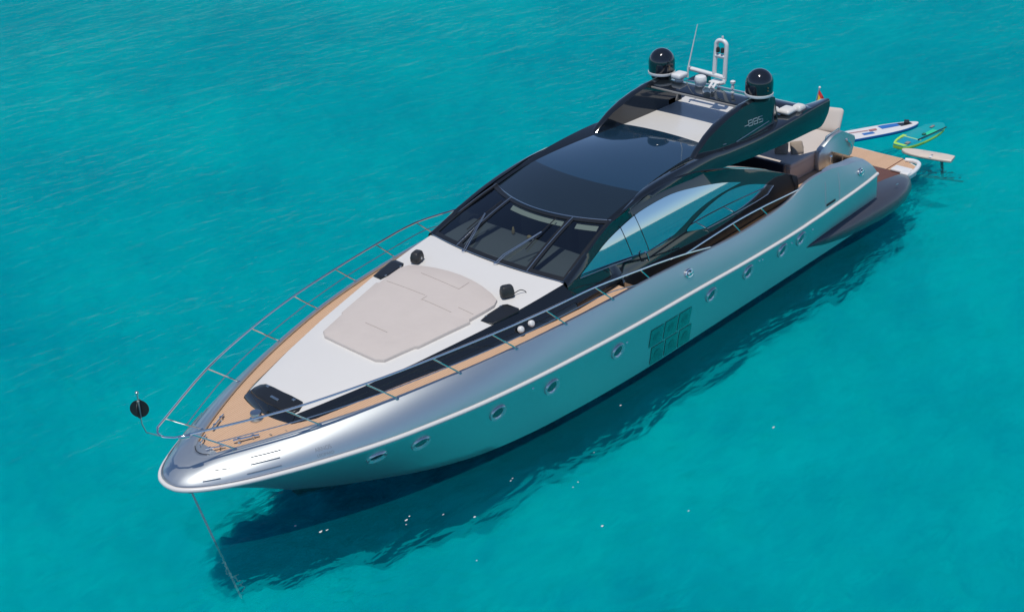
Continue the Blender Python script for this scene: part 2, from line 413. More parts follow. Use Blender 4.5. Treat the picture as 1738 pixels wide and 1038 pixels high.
# silver nose plate ahead of the teak, with its seams
bm = NB(); rows = []
for i, g in enumerate(Gs):
    q = inner(i, Gs, .085); y = max(q.y, 0)
    if q.x < -1.12: break
    rows.append([(q.x, y*k, g.z-.012+.012*(1-k*k)) for k in (1, .5, 0, -.5, -1)])
loft(bm, rows); part('nose_plate', bm, SILVER)
bm = NB()
tube(bm, [(-.84-.10*(1-(k/8)**2)*-1-.10, .26*k/8, 2.385) for k in range(-8, 9)], .008, 6)
part('anchor_plate_seam', bm, RUBBER)

# --- coachroof: white top, black flank
EDGE = [(-2.84, .80), (-3.3, .96), (-4.3, 1.28), (-5.6, 1.62), (-6.6, 1.83), (-7.6, 2.03), (-8.5, 2.14), (-9.2, 2.22), (-9.9, 2.28)]
BASE = [(-2.66, .86), (-3.1, 1.13), (-4.32, 1.47), (-5.6, 1.84), (-6.6, 2.11), (-7.6, 2.34), (-8.5, 2.50), (-9.2, 2.62), (-10.0, 2.70)]
ZT = lambda x: 2.361-.104*x
ZD = lambda x: 2.365-.05*x
def crown(x, y, e): return ZT(x)+.06*(1-(y/e)**2)
bm = NB(); rows = []
for x, e in [(lin_x, lin(lin_x, EDGE)) for lin_x in [-2.84-(9.9-2.84)*k/28 for k in range(29)]]:
    rows.append([(x + .16*(1-(k/8)**2)*max(0, 1-(-2.84-x)/1.0), e*k/8, crown(x, e*k/8, e)-.01*max(0, abs(k)-7)) for k in range(-8, 9)])
loft(bm, rows); part('coachroof_top', bm, WHITE)
bm = NB()
for side in (1, -1):
    rows = []
    for (x, e), (xb, b) in zip(EDGE, BASE):
        z = ZT(x); zb = ZD(xb)-.03
        rows.append([(x, e*side, z-.012), (x*.75+xb*.25, (e*.8+b*.2)*side+.02*side, z*.80+zb*.2), (xb, (b-.02)*side, zb*.8+z*.2), (xb, b*side, zb)])
    loft(bm, rows)
fr = [[], [], []]
for k in range(-8, 9):
    t = k/8
    fr[0].append((-2.84+.16*(1-t*t), .80*t, crown(-2.84, .8*t, .8)-.012)); fr[1].append((-2.70+.14*(1-t*t), .84*t, 2.56)); fr[2].append((-2.66+.14*(1-t*t), .86*t, ZD(-2.66)-.03))
loft(bm, fr)
part('coachroof_flank', bm, BLACK)
def on_roof(o, dz): return lambda x, y: crown(x, y, lin(x, EDGE))+dz
# front hatch
bm = NB()
ho = [(-2.78, -.70), (-2.70, -.4), (-2.67, 0), (-2.70, .4), (-2.78, .76), (-2.93, .80), (-3.08, .74), (-3.16, .66), (-3.15, .3), (-3.13, 0), (-3.13, -.3), (-3.12, -.58), (-3.04, -.68), (-2.90, -.72)]
slab(bm, ho, lambda x, y: crown(x, y, 1.0), .03, .015)
hatch = part('anchor_hatch', bm, BLACKS)
bm = NB(); box(bm, (-2.86, .06, 2.755), (.06, .26, .03), bev=.012); part('hatch_handle', bm, STEEL, hatch)
bm = NB()
for y in (-.45, .45): box(bm, (-3.08, y, 2.757), (.07, .08, .03), bev=.01)
part('hatch_hinge', bm, STEEL, hatch)
# side plates on the foredeck shoulder
for side in (1, -1):
    bm = NB()
    po = [(-7.62, 1.72), (-7.66, 2.03), (-7.95, 2.10), (-8.42, 2.19), (-8.50, 2.12), (-8.47, 1.78), (-8.38, 1.70), (-7.9, 1.68)]
    slab(bm, [(x, y*side) for x, y in po], lambda x, y: crown(x, y, lin(x, EDGE)), .022, .01)
    pl = part('deck_locker_lid', bm, BLACKS)
    bm = NB()
    for x in (-7.8, -8.3): box(bm, (x, 1.72*side, crown(x, 1.72, 2.1)+.03), (.06, .04, .02), bev=.006)
    part('lid_hinge', bm, STEEL, pl)
# two round white caps on the port flank
for x in (-8.20, -8.56):
    bm = NB(); z = 2.97
    lathe(bm, (x, 2.455, z-.02), [(.0, .04), (.05, .04), (.072, .025), (.08, 0), (.08, -.05)], (0, .9, .45), 24)
    part('round_vent_cap', bm, WHITEP)

# --- windscreen
def wb(y): return Vector((-9.70-.054*y*y, y, 3.45-.012*y*y))
def wt(y): return Vector((-11.54-.145*y*y, y, 4.13))
def ws(y, t):     # t 0 bottom to 1 top; y given at the bottom, narrowed towards the top
    p = wb(y).lerp(wt(y*.875), t); return p+Vector((.0, 0, .09*t*(1-t)*2))
YB = 2.26
bm = NB()
rows = [[ws(-YB+2*YB*i/32, k/10)+Vector((-.02, 0, -.035)) for k in range(11)] for i in range(33)]
# frame: borders and mullions as solid strips lying over the glass
def strip(bm, y0, y1, t0, t1, h=.02, ny=16, ntt=10):
    top = [[ws(y0+(y1-y0)*i/ny, t0+(t1-t0)*k/ntt)+Vector((.008, 0, h)) for k in range(ntt+1)] for i in range(ny+1)]
    low = [[p-Vector((.012, 0, h+.04)) for p in r] for r in top]
    loft(bm, top); loft(bm, low)
    loft(bm, [top[0], low[0]]); loft(bm, [top[-1], low[-1]])
    loft(bm, [[r[0] for r in top], [r[0] for r in low]]); loft(bm, [[r[-1] for r in top], [r[-1] for r in low]])
bm.free(); bm = NB()
strip(bm, -YB-.02, YB+.02, -.02, .055, ny=32, ntt=2); strip(bm, -YB-.02, YB+.02, .945, 1.02, ny=32, ntt=2)
for y, wd in ((-YB-.03, .13), (-1.27, .17), (1.13, .17), (YB-.10, .13)): strip(bm, y, y+wd, .055, .945, .018, ny=1)
ws_frame = part('windscreen_frame', bm, BLACKS)
bm = NB()
for t in (-.012, 1.012): tube(bm, [ws(-YB+2*YB*i/32, t)+Vector((.012, 0, .022)) for i in range(33)], .012, 6)
for y in (-YB, -1.185, 1.215, YB): tube(bm, [ws(y, k/10)+Vector((.01, 0, .024)) for k in range(11)], .011, 6)
part('windscreen_trim', bm, STEEL, ws_frame)
for y0, y1 in ((-YB+.05, -1.2), (-1.15, 1.18), (1.24, YB-.05)):
    bm = NB(); loft(bm, [[ws(y0+(y1-y0)*i/10, .03+.94*k/8) for k in range(9)] for i in range(11)])
    part('windscreen_pane', bm, WGLASS)
# dashboard and cabin behind the glass
bm = NB()
loft(bm, [[(x, y, z) for y in (-2.1, -1, 0, 1, 2.1)] for x, z in ((-9.95, 3.30), (-10.6, 3.36), (-11.3, 3.42), (-11.5, 3.30), (-11.55, 2.6), (-13.4, 2.5), (-13.6, 4.0))])
part('dashboard', bm, mat('dash_grey', (.19, .21, .22), .7))
bm = NB()
for y in (-1.0, .15, 1.0): box(bm, (-12.5, y, 3.15), (.55, .6, .95), bev=.12)
part('helm_seat', bm, mat('helm_leather', (.2, .2, .19), .7))
bm = NB(); lathe(bm, (-11.2, -.55, 3.43), [(.04, 0), (.05, .05), (.02, .18), (.0, .2)], n=12); box(bm, (-11.15, .05, 3.50), (.1, .12, .12), bev=.03)
part('dash_ornament', bm, mat('dash_ornament_gold', (.55, .42, .2), .5))
for y0, y1 in ((-.95, 1.0), (1.38, 1.98)):
    bm = NB(); loft(bm, [[ws(y0+(y1-y0)*k/8, t)+Vector((-.10, 0, -.05-.05*(t < .9))) for t in (.84, .90)] for k in range(9)])
    part('sun_visor', bm, mat('visor', (.62, .68, .60), .7) if 'visor' not in bpy.data.materials else bpy.data.materials['visor'])
# wipers
for pts in (((-9.72, -.75), (-.84, .07), (-1.32, .58)), ((-9.72, .29), (.29, .06), (.80, .62))):
    bm = NB(); y0, t0 = pts[1]; y1, t1 = pts[2]
    for d in (0, .06): tube(bm, [ws(y0, -.03)+Vector((.03, d, .03)), ws(y0+(y1-y0)*.15+d, t0+.05)+Vector((.05, 0, .07)), ws(y1+d*.4, t1)+Vector((.04, 0, .06))], .012, 6)
    wip = part('wiper_arm', bm, STEEL)
    bm = NB(); tube(bm, [ws(y1-.02, t1-.32)+Vector((.03, 0, .035)), ws(y1, t1)+Vector((.03, 0, .04)), ws(y1+.02, min(.94, t1+.3))+Vector((.03, 0, .035))], .014, 6)
    part('wiper_blade', bm, RUBBER, wip)
    bm = NB(); lathe(bm, ws(y0, -.04)+Vector((.02, .02, 0)), [(.045, 0), (.045, .05), (.02, .07)], n=12); part('wiper_pivot', bm, CHROME, wip)

# --- roof: (x edge, z centre, E(y,z), S(y,z), B(y,z))
RF = [(-12.05, 4.15, (1.95, 4.13), (2.06, 4.14), (2.12, 4.06)), (-13.0, 4.39, (1.84, 4.34), (2.0, 4.37), (2.09, 4.24)), (-13.8, 4.53, (1.74, 4.46), (1.97, 4.52), (2.07, 4.30)),
      (-15.0, 4.61, (1.62, 4.52), (1.99, 4.60), (2.08, 4.24)), (-16.2, 4.61, (1.52, 4.52), (2.04, 4.60), (2.10, 4.14)), (-16.9, 4.57, (1.48, 4.50), (2.07, 4.52), (2.11, 4.07)),
      (-18.3, 4.50, (1.48, 4.48), (2.10, 4.44), (2.12, 3.93)), (-19.8, 4.49, (1.50, 4.48), (2.19, 4.50), (2.16, 3.86)), (-20.9, 4.49, (1.70, 4.50), (2.24, 4.58), (2.21, 3.86)), (-21.5, 4.49, (1.9, 4.53), (2.25, 4.60), (2.22, 3.86)), (-21.82, 4.49, (1.95, 4.54), (2.25, 4.60), (2.23, 4.18))]
def rfi(f, n=5): return crom([(*f(r), 0)[:3] if len(f(r)) < 3 else f(r) for r in RF], n)
Ex = crom([(r[0], r[2][0], r[2][1]) for r in RF], 5); Sx = crom([(r[0], r[3][0], r[3][1]) for r in RF], 5); Bx = crom([(r[0], r[4][0], r[4][1]) for r in RF], 5); Zc = crom([(r[0], 0, r[1]) for r in RF], 5)
kb = lambda x: max(0, 1-(-12.05-x)/4.85)*.145     # bow of the transverse lines, fading aft
def roofrow(i, n=12, y1=1.0):
    e = Ex[i]; row = []
    for k in range(-n, n+1):
        t = k/n; y = e.y*t
        x = e.x+kb(e.x)*(e.y**2-y*y); row.append((x, y, Zc[i].z+(e.z-Zc[i].z)*t*t))
    return row
i69 = 5*5
front = [roofrow(i) for i in range(0, i69+1)]
bm = NB(); loft(bm, front[:9]); part('roof_brow', bm, BROW)
bm = NB(); loft(bm, front[8:]); part('roof_glass_panel', bm, RGLASS)
bm = NB()
rows = [roofrow(i) for i in range(i69, 5*7+2)]
loft(bm, rows); loft(bm, [[(p[0], p[1], p[2]-.05) for p in r] for r in rows]); part('white_roof_panel', bm, WHITE)
for side in (1, -1):
    bm = NB(); rows = []
    for e, s, b in zip(Ex, Sx, Bx):
        h = min(.12, (s.z-b.z)*.3)
        iz = max(b.z+.12, min(e.z-.10, b.z+.12))
        row = [e, Vector((s.x, e.y*.3+s.y*.7, e.z*.3+s.z*.7+.02)), Vector((s.x, s.y-.03, s.z)), s-Vector((0, -.0, .05)), s.lerp(b, .5)+Vector((0, .02, 0)), b, b+Vector((0, -.06, -.03)), Vector((b.x, min(e.y, b.y-.25), iz))]
        rows.append([Vector((p.x, p.y*side, p.z)) for p in row])
    loft(bm, rows, True, True)
    part('roof_wing', bm, BLACK)
# underside of the roof over the cockpit
bm = NB(); loft(bm, [[(x, y, 4.36) for y in (-1.6, 0, 1.6)] for x in (-16.5, -18, -19.8)]); part('roof_lining', bm, BLACKS)
# aft cross beam between the wing tips
bm = NB()
loft(bm, [[(-20.35, y, 4.50), (-20.5, y, 4.585), (-20.85, y, 4.60), (-21.05, y, 4.56), (-20.9, y, 4.48), (-20.45, y, 4.45)] for y in (-2.2, -1, 0, 1, 2.2)], True, True)
part('aft_cross_beam', bm, BLACK)
# fins
FO = [(-15.75, 4.47), (-16.0, 4.66), (-16.5, 4.93), (-17.0, 5.10), (-17.5, 5.22), (-18.1, 5.31), (-18.7, 5.33), (-19.3, 5.28), (-19.62, 5.18), (-19.58, 5.0), (-19.42, 4.75), (-19.3, 4.5), (-19.25, 4.42)]
for side in (1, -1):
    bm = NB()
    def fp(x, z, which):
        k = (z-4.4)/.95
        yo = lin(x, [(-19.6, 1.92), (-17, 1.90), (-15.75, 1.80)])-.18*k; yi = lin(x, [(-19.6, 1.44), (-17, 1.46), (-15.75, 1.60)])+.05*k
        return (x, side*(yo if which else yi), z)
    low = [(x, 4.40) for x, z in FO]
    outr = [[fp(x, z, 1), fp(x, z*.5+4.4*.5, 1), fp(x, 4.40, 1)] for x, z in FO]
    inr = [[fp(x, z, 0), fp(x, z*.5+4.4*.5, 0), fp(x, 4.40, 0)] for x, z in FO]
    top = [[outr[i][0], ((outr[i][0][0]), outr[i][0][1]*.7+inr[i][0][1]*.3, outr[i][0][2]+.035), ((outr[i][0][0]), outr[i][0][1]*.3+inr[i][0][1]*.7, outr[i][0][2]+.035), inr[i][0]] for i in range(len(FO))]
    loft(bm, outr); loft(bm, inr); loft(bm, top); loft(bm, [[outr[-4+k][0], inr[-4+k][0]] for k in range(4)]); loft(bm, [outr[-4], inr[-4]])
    fin = part('roof_fin', bm, BLACK, sharp=50)
    if side == 1:
        bm = NB()     # number logo on the port fin: 885
        def fb(u0, v0, u1, v1, wd=.011):
            P = lambda u, v: Vector(fp(-18.24-u*.64, 4.745+v*.15-.04*u, 1))+Vector((0, .008, 0))
            tube(bm, [P(u0, v0), P((u0+u1)/2, (v0+v1)/2), P(u1, v1)], wd, 6)
        for d, segs in enumerate(('abcdefg', 'abcdefg', 'acdfg')):
            o_ = .38*d; e_ = o_+.28
            for g_ in segs: fb(*{'a': (o_, 1, e_, 1), 'g': (o_, .5, e_, .5), 'd': (o_, 0, e_, 0), 'f': (o_, .5, o_, 1), 'e': (o_, 0, o_, .5), 'b': (e_, .5, e_, 1), 'c': (e_, 0, e_, .5)}[g_])
        fb(-.30, .28, 0, .28)
        part('number_logo', bm, mat('logo_grey', (.42, .50, .53), .3, .5), fin)
    bm = NB(); tube(bm, [fp(-17.6, 4.50, 1), fp(-18.4, 4.56, 1), fp(-19.2, 4.62, 1)], .012, 6); part('fin_pinstripe', bm, STEEL, fin)
    bm = NB(); tube(bm, [(-16.75, side*1.62, 4.56), (-16.88, side*1.78, 4.58), (-17.1, side*1.9, 4.6)], .012, 6); part('fin_joint', bm, STEEL, fin)
# bridge between the fins
bm = NB()
loft(bm, [[(-18.22, y, 5.20), (-18.28, y, 5.28), (-18.7, y, 5.33), (-19.1, y, 5.30), (-19.22, y, 5.22), (-18.8, y, 5.18)] for y in (-1.58, -.8, 0, .8, 1.58)], True, True)
bridge = part('radar_arch', bm, BLACK)
bm = NB(); box(bm, (-18.215, 0, 5.235), (.03, 3.1, .05), bev=.008); part('arch_lip', bm, mat('arch_lip_grey', (.3, .29, .27), .5), bridge)
# domes
for side in (1, -1):
    c = Vector((-18.94, 1.68*side, 5.30))
    bm = NB(); lathe(bm, c, [(.30, 0), (.30, .05), (.16, .06), (.14, .10)], n=32); base = part('dome_plinth', bm, BLACKS)
    bm = NB()
    prof = [(.37, .14), (.385, .2), (.388, .45)]+[(.388*math.cos(a), .47+.40*math.sin(a)) for a in [math.pi/2*k/12 for k in range(1, 13)]]
    lathe(bm, c, prof, n=48); d = part('satellite_dome', bm, DOME)
    bm = NB(); lathe(bm, c, [(.2, .085), (.33, .10), (.39, .13), (.40, .17), (.395, .205), (.37, .21)], n=48); part('dome_ring', bm, WHITEP, d)
    bm = NB(); lathe(bm, c+Vector((.13, .365, .34)), [(.0, .02), (.02, .02), (.02, -.02)], (.34, .94, 0), 10); lathe(bm, c+Vector((.13, .365, .42)), [(.0, .02), (.02, .02), (.02, -.02)], (.34, .94, 0), 10); part('dome_stud', bm, mat('bronze_stud', (.25, .17, .1), .4, .6), d)

# --- side body
AU = [(-9.92, 2.34, 3.42), (-10.5, 2.28, 3.66), (-10.95, 2.23, 3.86), (-11.9, 2.12, 4.20), (-13.05, 2.10, 4.40), (-14.17, 2.10, 4.47), (-15.4, 2.12, 4.38), (-16.65, 2.18, 4.08), (-17.5, 2.24, 3.82), (-18.3, 2.32, 3.56), (-19.2, 2.42, 3.18), (-19.84, 2.49, 2.90)]
AUs = crom(AU, 4)
ysd = lambda z: 2.465-.20*(z-3.0)-.09*(z-3.0)**2     # flanks lean in more towards the roof
for side in (1, -1):
    bm = NB(); rows = []
    for p in AUs:
        x = p.x; yb = lin(x, [(-19.84, 2.58), (-12, 2.66), (-11, 2.70), (-9.9, 2.70)]); zb = 2.14 if x < -11.75 else ZD(x)-.03
        zm = min(p.z-.02, 2.95 if x < -11.75 else 3.05)
        inn = lin(x, [(-19.9, 1.3), (-16.8, 1.3), (-15.6, 1.95), (-9, 2.2)])
        row = [Vector((x, min(inn, p.y-.08), p.z+.01-(.12 if x < -16 else .05))), Vector((x, p.y-.06, p.z+.015)), p, Vector((x, ysd(p.z-.06)+.0, p.z-.06)) if p.z > 3.1 else p-Vector((0, -.01, .05))]
        for k in (.33, .66, 1): z = (p.z-.06)*(1-k)+zm*k; row.append(Vector((x, max(ysd(z), row[-1].y), z)))
        row += [Vector((x, yb-.02, zb*.35+zm*.65)), Vector((x, yb, zb))]
        rows.append([Vector((q.x, q.y*side, q.z)) for q in row])
    loft(bm, rows)
    last = rows[-1]; bm.faces.new([bm.verts.new(q) for q in last]+[bm.verts.new((-19.84, 1.3*side, 2.14))])
    body = part('cabin_side', bm, BLACK, sharp=55)
    # glass panes, lying 6 mm proud of the body
    def pane(top, low, name='side_window'):
        bm = NB(); n = 26; T = crom([(*p, 0) for p in top], 6); L = crom([(*p, 0) for p in low], 6)
        def res(P):
            d = [0]
            for a, b in zip(P, P[1:]): d.append(d[-1]+(b-a).length)
            o = []
            for k in range(n+1):
                s = d[-1]*k/n; j = max(i for i in range(len(d)) if d[i] <= s+1e-9); j = min(j, len(P)-2)
                f = (s-d[j])/max(1e-9, d[j+1]-d[j]); o.append(P[j].lerp(P[j+1], f))
            return o
        rows = []
        for a, b in zip(res(T), res(L)):
            r = []
            for k in range(7):
                q = a.lerp(b, k/6); r.append((q.x, side*(ysd(q.y)+.012), q.y))
            rows.append(r)
        loft(bm, rows); pn = part(name, bm, MIRROR, body)
        return rows
    pane([(-10.40, 3.42), (-10.95, 3.63), (-11.6, 3.86), (-12.5, 4.05), (-13.2, 4.13), (-14.3, 4.14), (-15.3, 4.01), (-16.4, 3.79), (-17.2, 3.56)],
         [(-10.40, 3.40), (-11.45, 3.30), (-12.3, 3.2), (-13.2, 3.10), (-13.75, 3.12), (-14.4, 3.25), (-15.2, 3.45), (-16.2, 3.55), (-17.2, 3.55)])
    pane([(-14.6, 3.12), (-15.0, 3.26), (-15.8, 3.43), (-16.6, 3.50), (-17.4, 3.42), (-18.1, 3.22), (-18.60, 3.03)],
         [(-14.6, 3.08), (-15.4, 2.90), (-16.2, 2.88), (-17.0, 2.87), (-17.7, 2.87), (-18.25, 2.88), (-18.60, 3.00)])
    bm = NB()
    for x, z0, z1 in ((-12.35, 3.24, 4.03), (-13.0, 3.14, 4.12)):
        tube(bm, [(x+.22*(z-z0), side*(ysd(z)+.016), z) for z in (z0, (z0+z1)/2, z1)], .010, 6)
    part('window_joint', bm, RUBBER, body)
    bm = NB(); tube(bm, [(x, side*(ysd(z)+.02), z) for x, z in ((-10.38, 3.38), (-11.45, 3.28), (-12.3, 3.18))], .012, 6)
    tube(bm, [(x, side*(ysd(z)+.025), z) for x, z in ((-15.4, 2.875), (-16.3, 2.855), (-17.7, 2.85), (-18.3, 2.87), (-18.62, 3.02))], .014, 6)
    part('window_trim', bm, STEEL, body)
    bm = NB(); tube(bm, [(-12.75, side*2.50, 3.22), (-12.75, side*2.56, 3.20), (-12.8, side*2.60, 2.98), (-12.8, side*2.53, 2.96)], .02, 8); part('grab_handle', bm, CHROME, body)

# --- cockpit and stern
bm = NB()
loft(bm, [[(-20.75, y, 2.17), (-20.72, y, 2.62), (-23.9, y, 2.62), (-24.1, y, 2.17)] for y in (-1.85, 0, 1.72)], True, True)
part('sunbed_base', bm, CUSH)
bm = NB()
for a, b in ((-1.8, -.1), (-.06, 1.72)):
    box(bm, ((-20.75-23.75)/2, (a+b)/2, 2.67), (3.0, b-a, .22), bev=.05)
part('sunbed_cushion', bm, CUSH)
bm = NB(); box(bm, (-20.55, .35, 2.50), (.16, 2.6, .68), bev=.05); part('sunbed_backboard', bm, GREYD)
for side in (1, -1):
    bm = NB()
    out = [(-22.08, 2.17), (-22.06, 2.72), (-22.16, 2.84), (-22.70, 3.06), (-22.85, 3.10), (-23.3, 3.09), (-23.45, 3.03), (-24.10, 2.70), (-24.16, 2.58), (-24.0, 2.12), (-23.6, 2.05)]
    rows = []
    for y, ins in ((1.72, .04), (1.74, 0), (1.88, 0), (1.90, .04)):
        cx = -23.1; cz = 2.6
        rows.append([(cx+(x-cx)*(1-ins*.5), y*side, cz+(z-cz)*(1-ins*.7)) for x, z in out])
    loft(bm, rows, True, True); fl = part('stern_side_wing', bm, SILVER, sharp=50)
    bm = NB(); tube(bm, [(-22.5, 1.8*side, 3.02), (-22.52, 1.8*side, 3.12), (-23.25, 1.8*side, 3.17), (-23.3, 1.8*side, 3.06)], .02, 8); part('wing_handle', bm, CHROME, fl)
    bm = NB(); lathe(bm, (-23.6, 1.905*side, 2.72), [(0, .05), (.03, .05), (.05, .0)], (0, side, .2), 14); tube(bm, [(-23.6, 1.93*side, 2.7), (-23.75, 1.94*side, 2.6), (-23.85, 1.94*side, 2.42)], .03, 8); part('fender_cleat', bm, CHROME, fl)
    # quarter coaming top and stair side
    bm = NB()
    rows = []
    for i, g in enumerate(Gs):
        if g.x > -20.2: continue
        k = min(1, (-20.2-g.x)/1.0)
        rows.append([(g.x, (g.y-.03)*side, g.z+.004), (g.x, (g.y-.09-.20*k)*side, g.z+.012), (g.x, (g.y-.10-.24*k)*side, g.z-.03), (g.x, (g.y-.10-.24*k)*side, 2.0)])
    rows.append([(-23.4, 2.98*side, 1.9), (-23.35, 2.7*side, 1.92), (-23.3, 2.64*side, 1.9), (-23.3, 2.64*side, 1.6)])
    loft(bm, rows); part('quarter_coaming', bm, SILVER)
    bm = NB(); tube(bm, [(-21.75, 2.45*side, 2.18), (-21.75, 2.45*side, 2.86), (-21.8, 2.45*side, 2.9)], .02, 8); lathe(bm, (-21.75, 2.45*side, 2.88), [(0, .05), (.035, .03), (.045, 0), (.03, -.03)], n=12)
    tube(bm, [(-22.45, 2.45*side, 2.18), (-22.45, 2.45*side, 2.70)], .02, 8); tube(bm, [(-21.75, 2.45*side, 2.42), (-22.45, 2.45*side, 2.42)], .014, 8)
    part('gate_rail', bm, CHROME)
bm = NB()
loft(bm, [[(-23.45, y, 2.16), (-23.8, y, 1.7), (-24.05, y, 1.2), (-24.2, y, .6)] for y in (-2.8, 0, 2.8)]); part('transom', bm, SILVER)
bm = NB()
for k in range(4):
    for side in (1, -1): box(bm, (-23.35-.24*k, 2.28*side, 2.0-.36*k), (.3, .7, .05), bev=.01)
part('stern_step', bm, TEAK)
# swim platform
bm = NB()
pf = [(-24.0, -2.45), (-24.0, 2.45), (-27.4, 2.45), (-27.75, 2.3), (-28.05, 1.7), (-28.15, 0), (-28.05, -1.7), (-27.75, -2.3), (-27.4, -2.45)]
slab(bm, pf, lambda x, y: .42, .17, .03); platform = part('swim_platform', bm, WHITEP)
bm = NB()
loft(bm, [[(-26.90, a, .605), (-28.05, a, .605)] for a in (-1.62, 0, 1.62)])
for side in (1, -1): loft(bm, [[(-26.9, 1.66*side, .605), (-27.98, 1.66*side, .605)], [(-26.9, 2.38*side, .605), (-27.6, 2.38*side, .605)]])
part('platform_teak', bm, TEAK, platform)
bm = NB(); loft(bm, [[(-24.05, a, .604), (-26.87, a, .604)] for a in (-2.42, 0, 2.42)])
part('platform_dark_teak', bm, TEAKD, platform)
bm = NB()
for side in (1, -1): box(bm, (-27.45, 1.64*side, .596), (1.15, .03, .03))
part('platform_seam', bm, mat('seam_rust', (.16, .05, .03), .7), platform)
for side in (1, -1):
    bm = NB(); rows = []
    for x, yo, zt, zb, yi in ((-19.55, 3.10, .93, .90, 3.02), (-19.8, 3.15, 1.0, .82, 2.9), (-20.5, 3.24, 1.08, .60, 2.6), (-21.5, 3.33, 1.12, .42, 2.5), (-22.5, 3.38, 1.14, .30, 2.42), (-23.5, 3.40, 1.12, .22, 2.44), (-24.5, 3.36, 1.06, .20, 2.44), (-25.3, 3.24, .98, .22, 2.44), (-26.0, 3.02, .88, .28, 2.44), (-26.4, 2.78, .80, .36, 2.44), (-26.55, 2.55, .70, .48, 2.44)):
        sec = []
        for k in range(17):
            a = -math.pi/2+math.pi*k/16; ca, sa = math.cos(a)**.7, math.sin(a)
            sec.append((x, side*(yi+(yo-yi)*ca), (zt+zb)/2+(zt-zb)/2*math.copysign(abs(sa)**.8, sa)))
        rows.append(sec)
    loft(bm, rows, True, True); sp = part('stern_sponson', bm, GREYD, sharp=70)
    bm = NB(); box(bm, (-24.9, 3.05*side, 1.085), (.16, .03, .02), bev=.005); part('sponson_cleat', bm, STEEL, sp)

# --- hull fittings (port and starboard)
def fitting(name, x, z, rows, fn, m, parent=yacht):
    for side in (1, -1):
        p, a, b, n = hull_frame(x, z, rows)
        if side == -1: p, a, b, n = mir(p), mir(a), mir(b), mir(n)
        bm = NB(); fn(bm, p, a, b, n); yield part(name, bm, m, parent)
def ell(p, a, b, n, ra, rb, h, k=36): return [p+n*h+a*ra*math.cos(t)+b*rb*math.sin(t) for t in [2*math.pi*j/k for j in range(k)]]
PORTG = mat('porthole_glass', (.05, .065, .075), .05, .2, 1)
PORTR = mat('porthole_rim', (.66, .68, .70), .22, .6)
for x in (-3.96, -4.95, -6.92, -8.54, -10.81, -14.63, -16.33, -18.02, -18.99):
    def rim(bm, p, a, b, n):
        loft(bm, [ell(p, a, b, n, .235, .235, -.02), ell(p, a, b, n, .23, .23, .03), ell(p, a, b, n, .215, .215, .05), ell(p, a, b, n, .195, .195, .05), ell(p, a, b, n, .165, .165, .028), ell(p, a, b, n, .14, .14, .004)], True)
    rims = list(fitting('porthole', x, 1.46, LO, rim, PORTR))
    for o, side in zip(rims, (1, -1)):
        p, a, b, n = hull_frame(x, 1.46, LO)
        if side == -1: p, a, b, n = mir(p), mir(a), mir(b), mir(n)
        bm = NB(); loft(bm, [ell(p, a, b, n, .142, .142, .008), ell(p, a, b, n, .1, .1, .010), ell(p, a, b, n, .03, .03, .011)], True, True)
        part('porthole_glass', bm, PORTG, o)
GRID = mat('hull_window_glass', (.22, .33, .33), .12, .9, .3)
for r in range(2):
    for c in range(3):
        def pn(bm, p, a, b, n, r=r, c=c):
            rows = []
            xs = [-12.10-.585*c-.13*r-d for d in (0, .18, .36, .53)]; zs = [1.47-.63*r-d for d in (0, .2, .4, .575)]
            rows = [[hull_at(x-.1*(1.4-z), z, LO)+n*.012 for z in zs] for x in xs]
            loft(bm, rows)
            ed = [rows[0][0], rows[1][0], rows[2][0], rows[3][0], rows[3][1], rows[3][2], rows[3][3], rows[2][3], rows[1][3], rows[0][3], rows[0][2], rows[0][1]]
        for side in (1, -1):
            p, a, b, n = hull_frame(-13, 1.0, LO); bm = NB(); pn(bm, p, a, b, n)
            if side == -1:
                for v in bm.verts: v.co.y *= -1
            pane_o = part('hull_window', bm, GRID)
            bm = NB()
            q = hull_at(-12.36-.585*c-.13*r-.1*(.3+.62*r), 1.18-.63*r, LO)+n*.014; q = q if side == 1 else mir(q); nn = n if side == 1 else mir(n)
            lathe(bm, q, [(0, .004), (.12, .004), (.14, 0)], nn, 24); part('window_boss', bm, mat('boss', (.19, .29, .29), .2, .9) if (r, c, side) == (0, 0, 1) else bpy.data.materials['boss'], pane_o)
for x, z in ((-11.12, 1.56), (-7.89, 1.72), (-16.8, 1.62), (-16.98, 1.58), (-19.63, 1.5), (-18.5, 1.5)):
    def st(bm, p, a, b, n): lathe(bm, p, [(0, .03), (.02, .025), (.035, 0)], n, 12)
    list(fitting('drain_outlet', x, z, LO, st, CHROME))
def fair(bm, p, a, b, n):
    for s in (1, -1): tube(bm, [p+n*.02+a*(.14*s*math.cos(t))+b*(.09*math.sin(t)) for t in [math.pi*k/8-.5*math.pi for k in range(9)]], .03, 8)
    lathe(bm, p+n*.03-a*.05, [(.0, .06), (.05, .05), (.05, -.03)], n, 12); lathe(bm, p+n*.03+a*.06, [(.0, .05), (.045, .04), (.045, -.03)], n, 12)
for x, z in ((-13.6, 2.5), (-22.3, 2.38)): list(fitting('mooring_fairlead', x, z, UP, fair, CHROME))
def vent(bm, p, a, b, n): box(bm, p+n*.004, (.5, .02, .07), Matrix((a, n, b)).transposed(), .008)
list(fitting('hull_vent', -20.45, 2.07, UP, vent, RUBBER))
for x in (-20.25, -21.05):
    for side in (1, -1):
        bm = NB(); pts = [hull_at(x+.12*(2.9-z), z, UP)+Vector((0, .004, 0)) for z in (2.02, 2.2, 2.4, 2.6, 2.76)]
        tube(bm, [p if side == 1 else mir(p) for p in pts], .008, 6); part('gate_seam', bm, SILVERD)
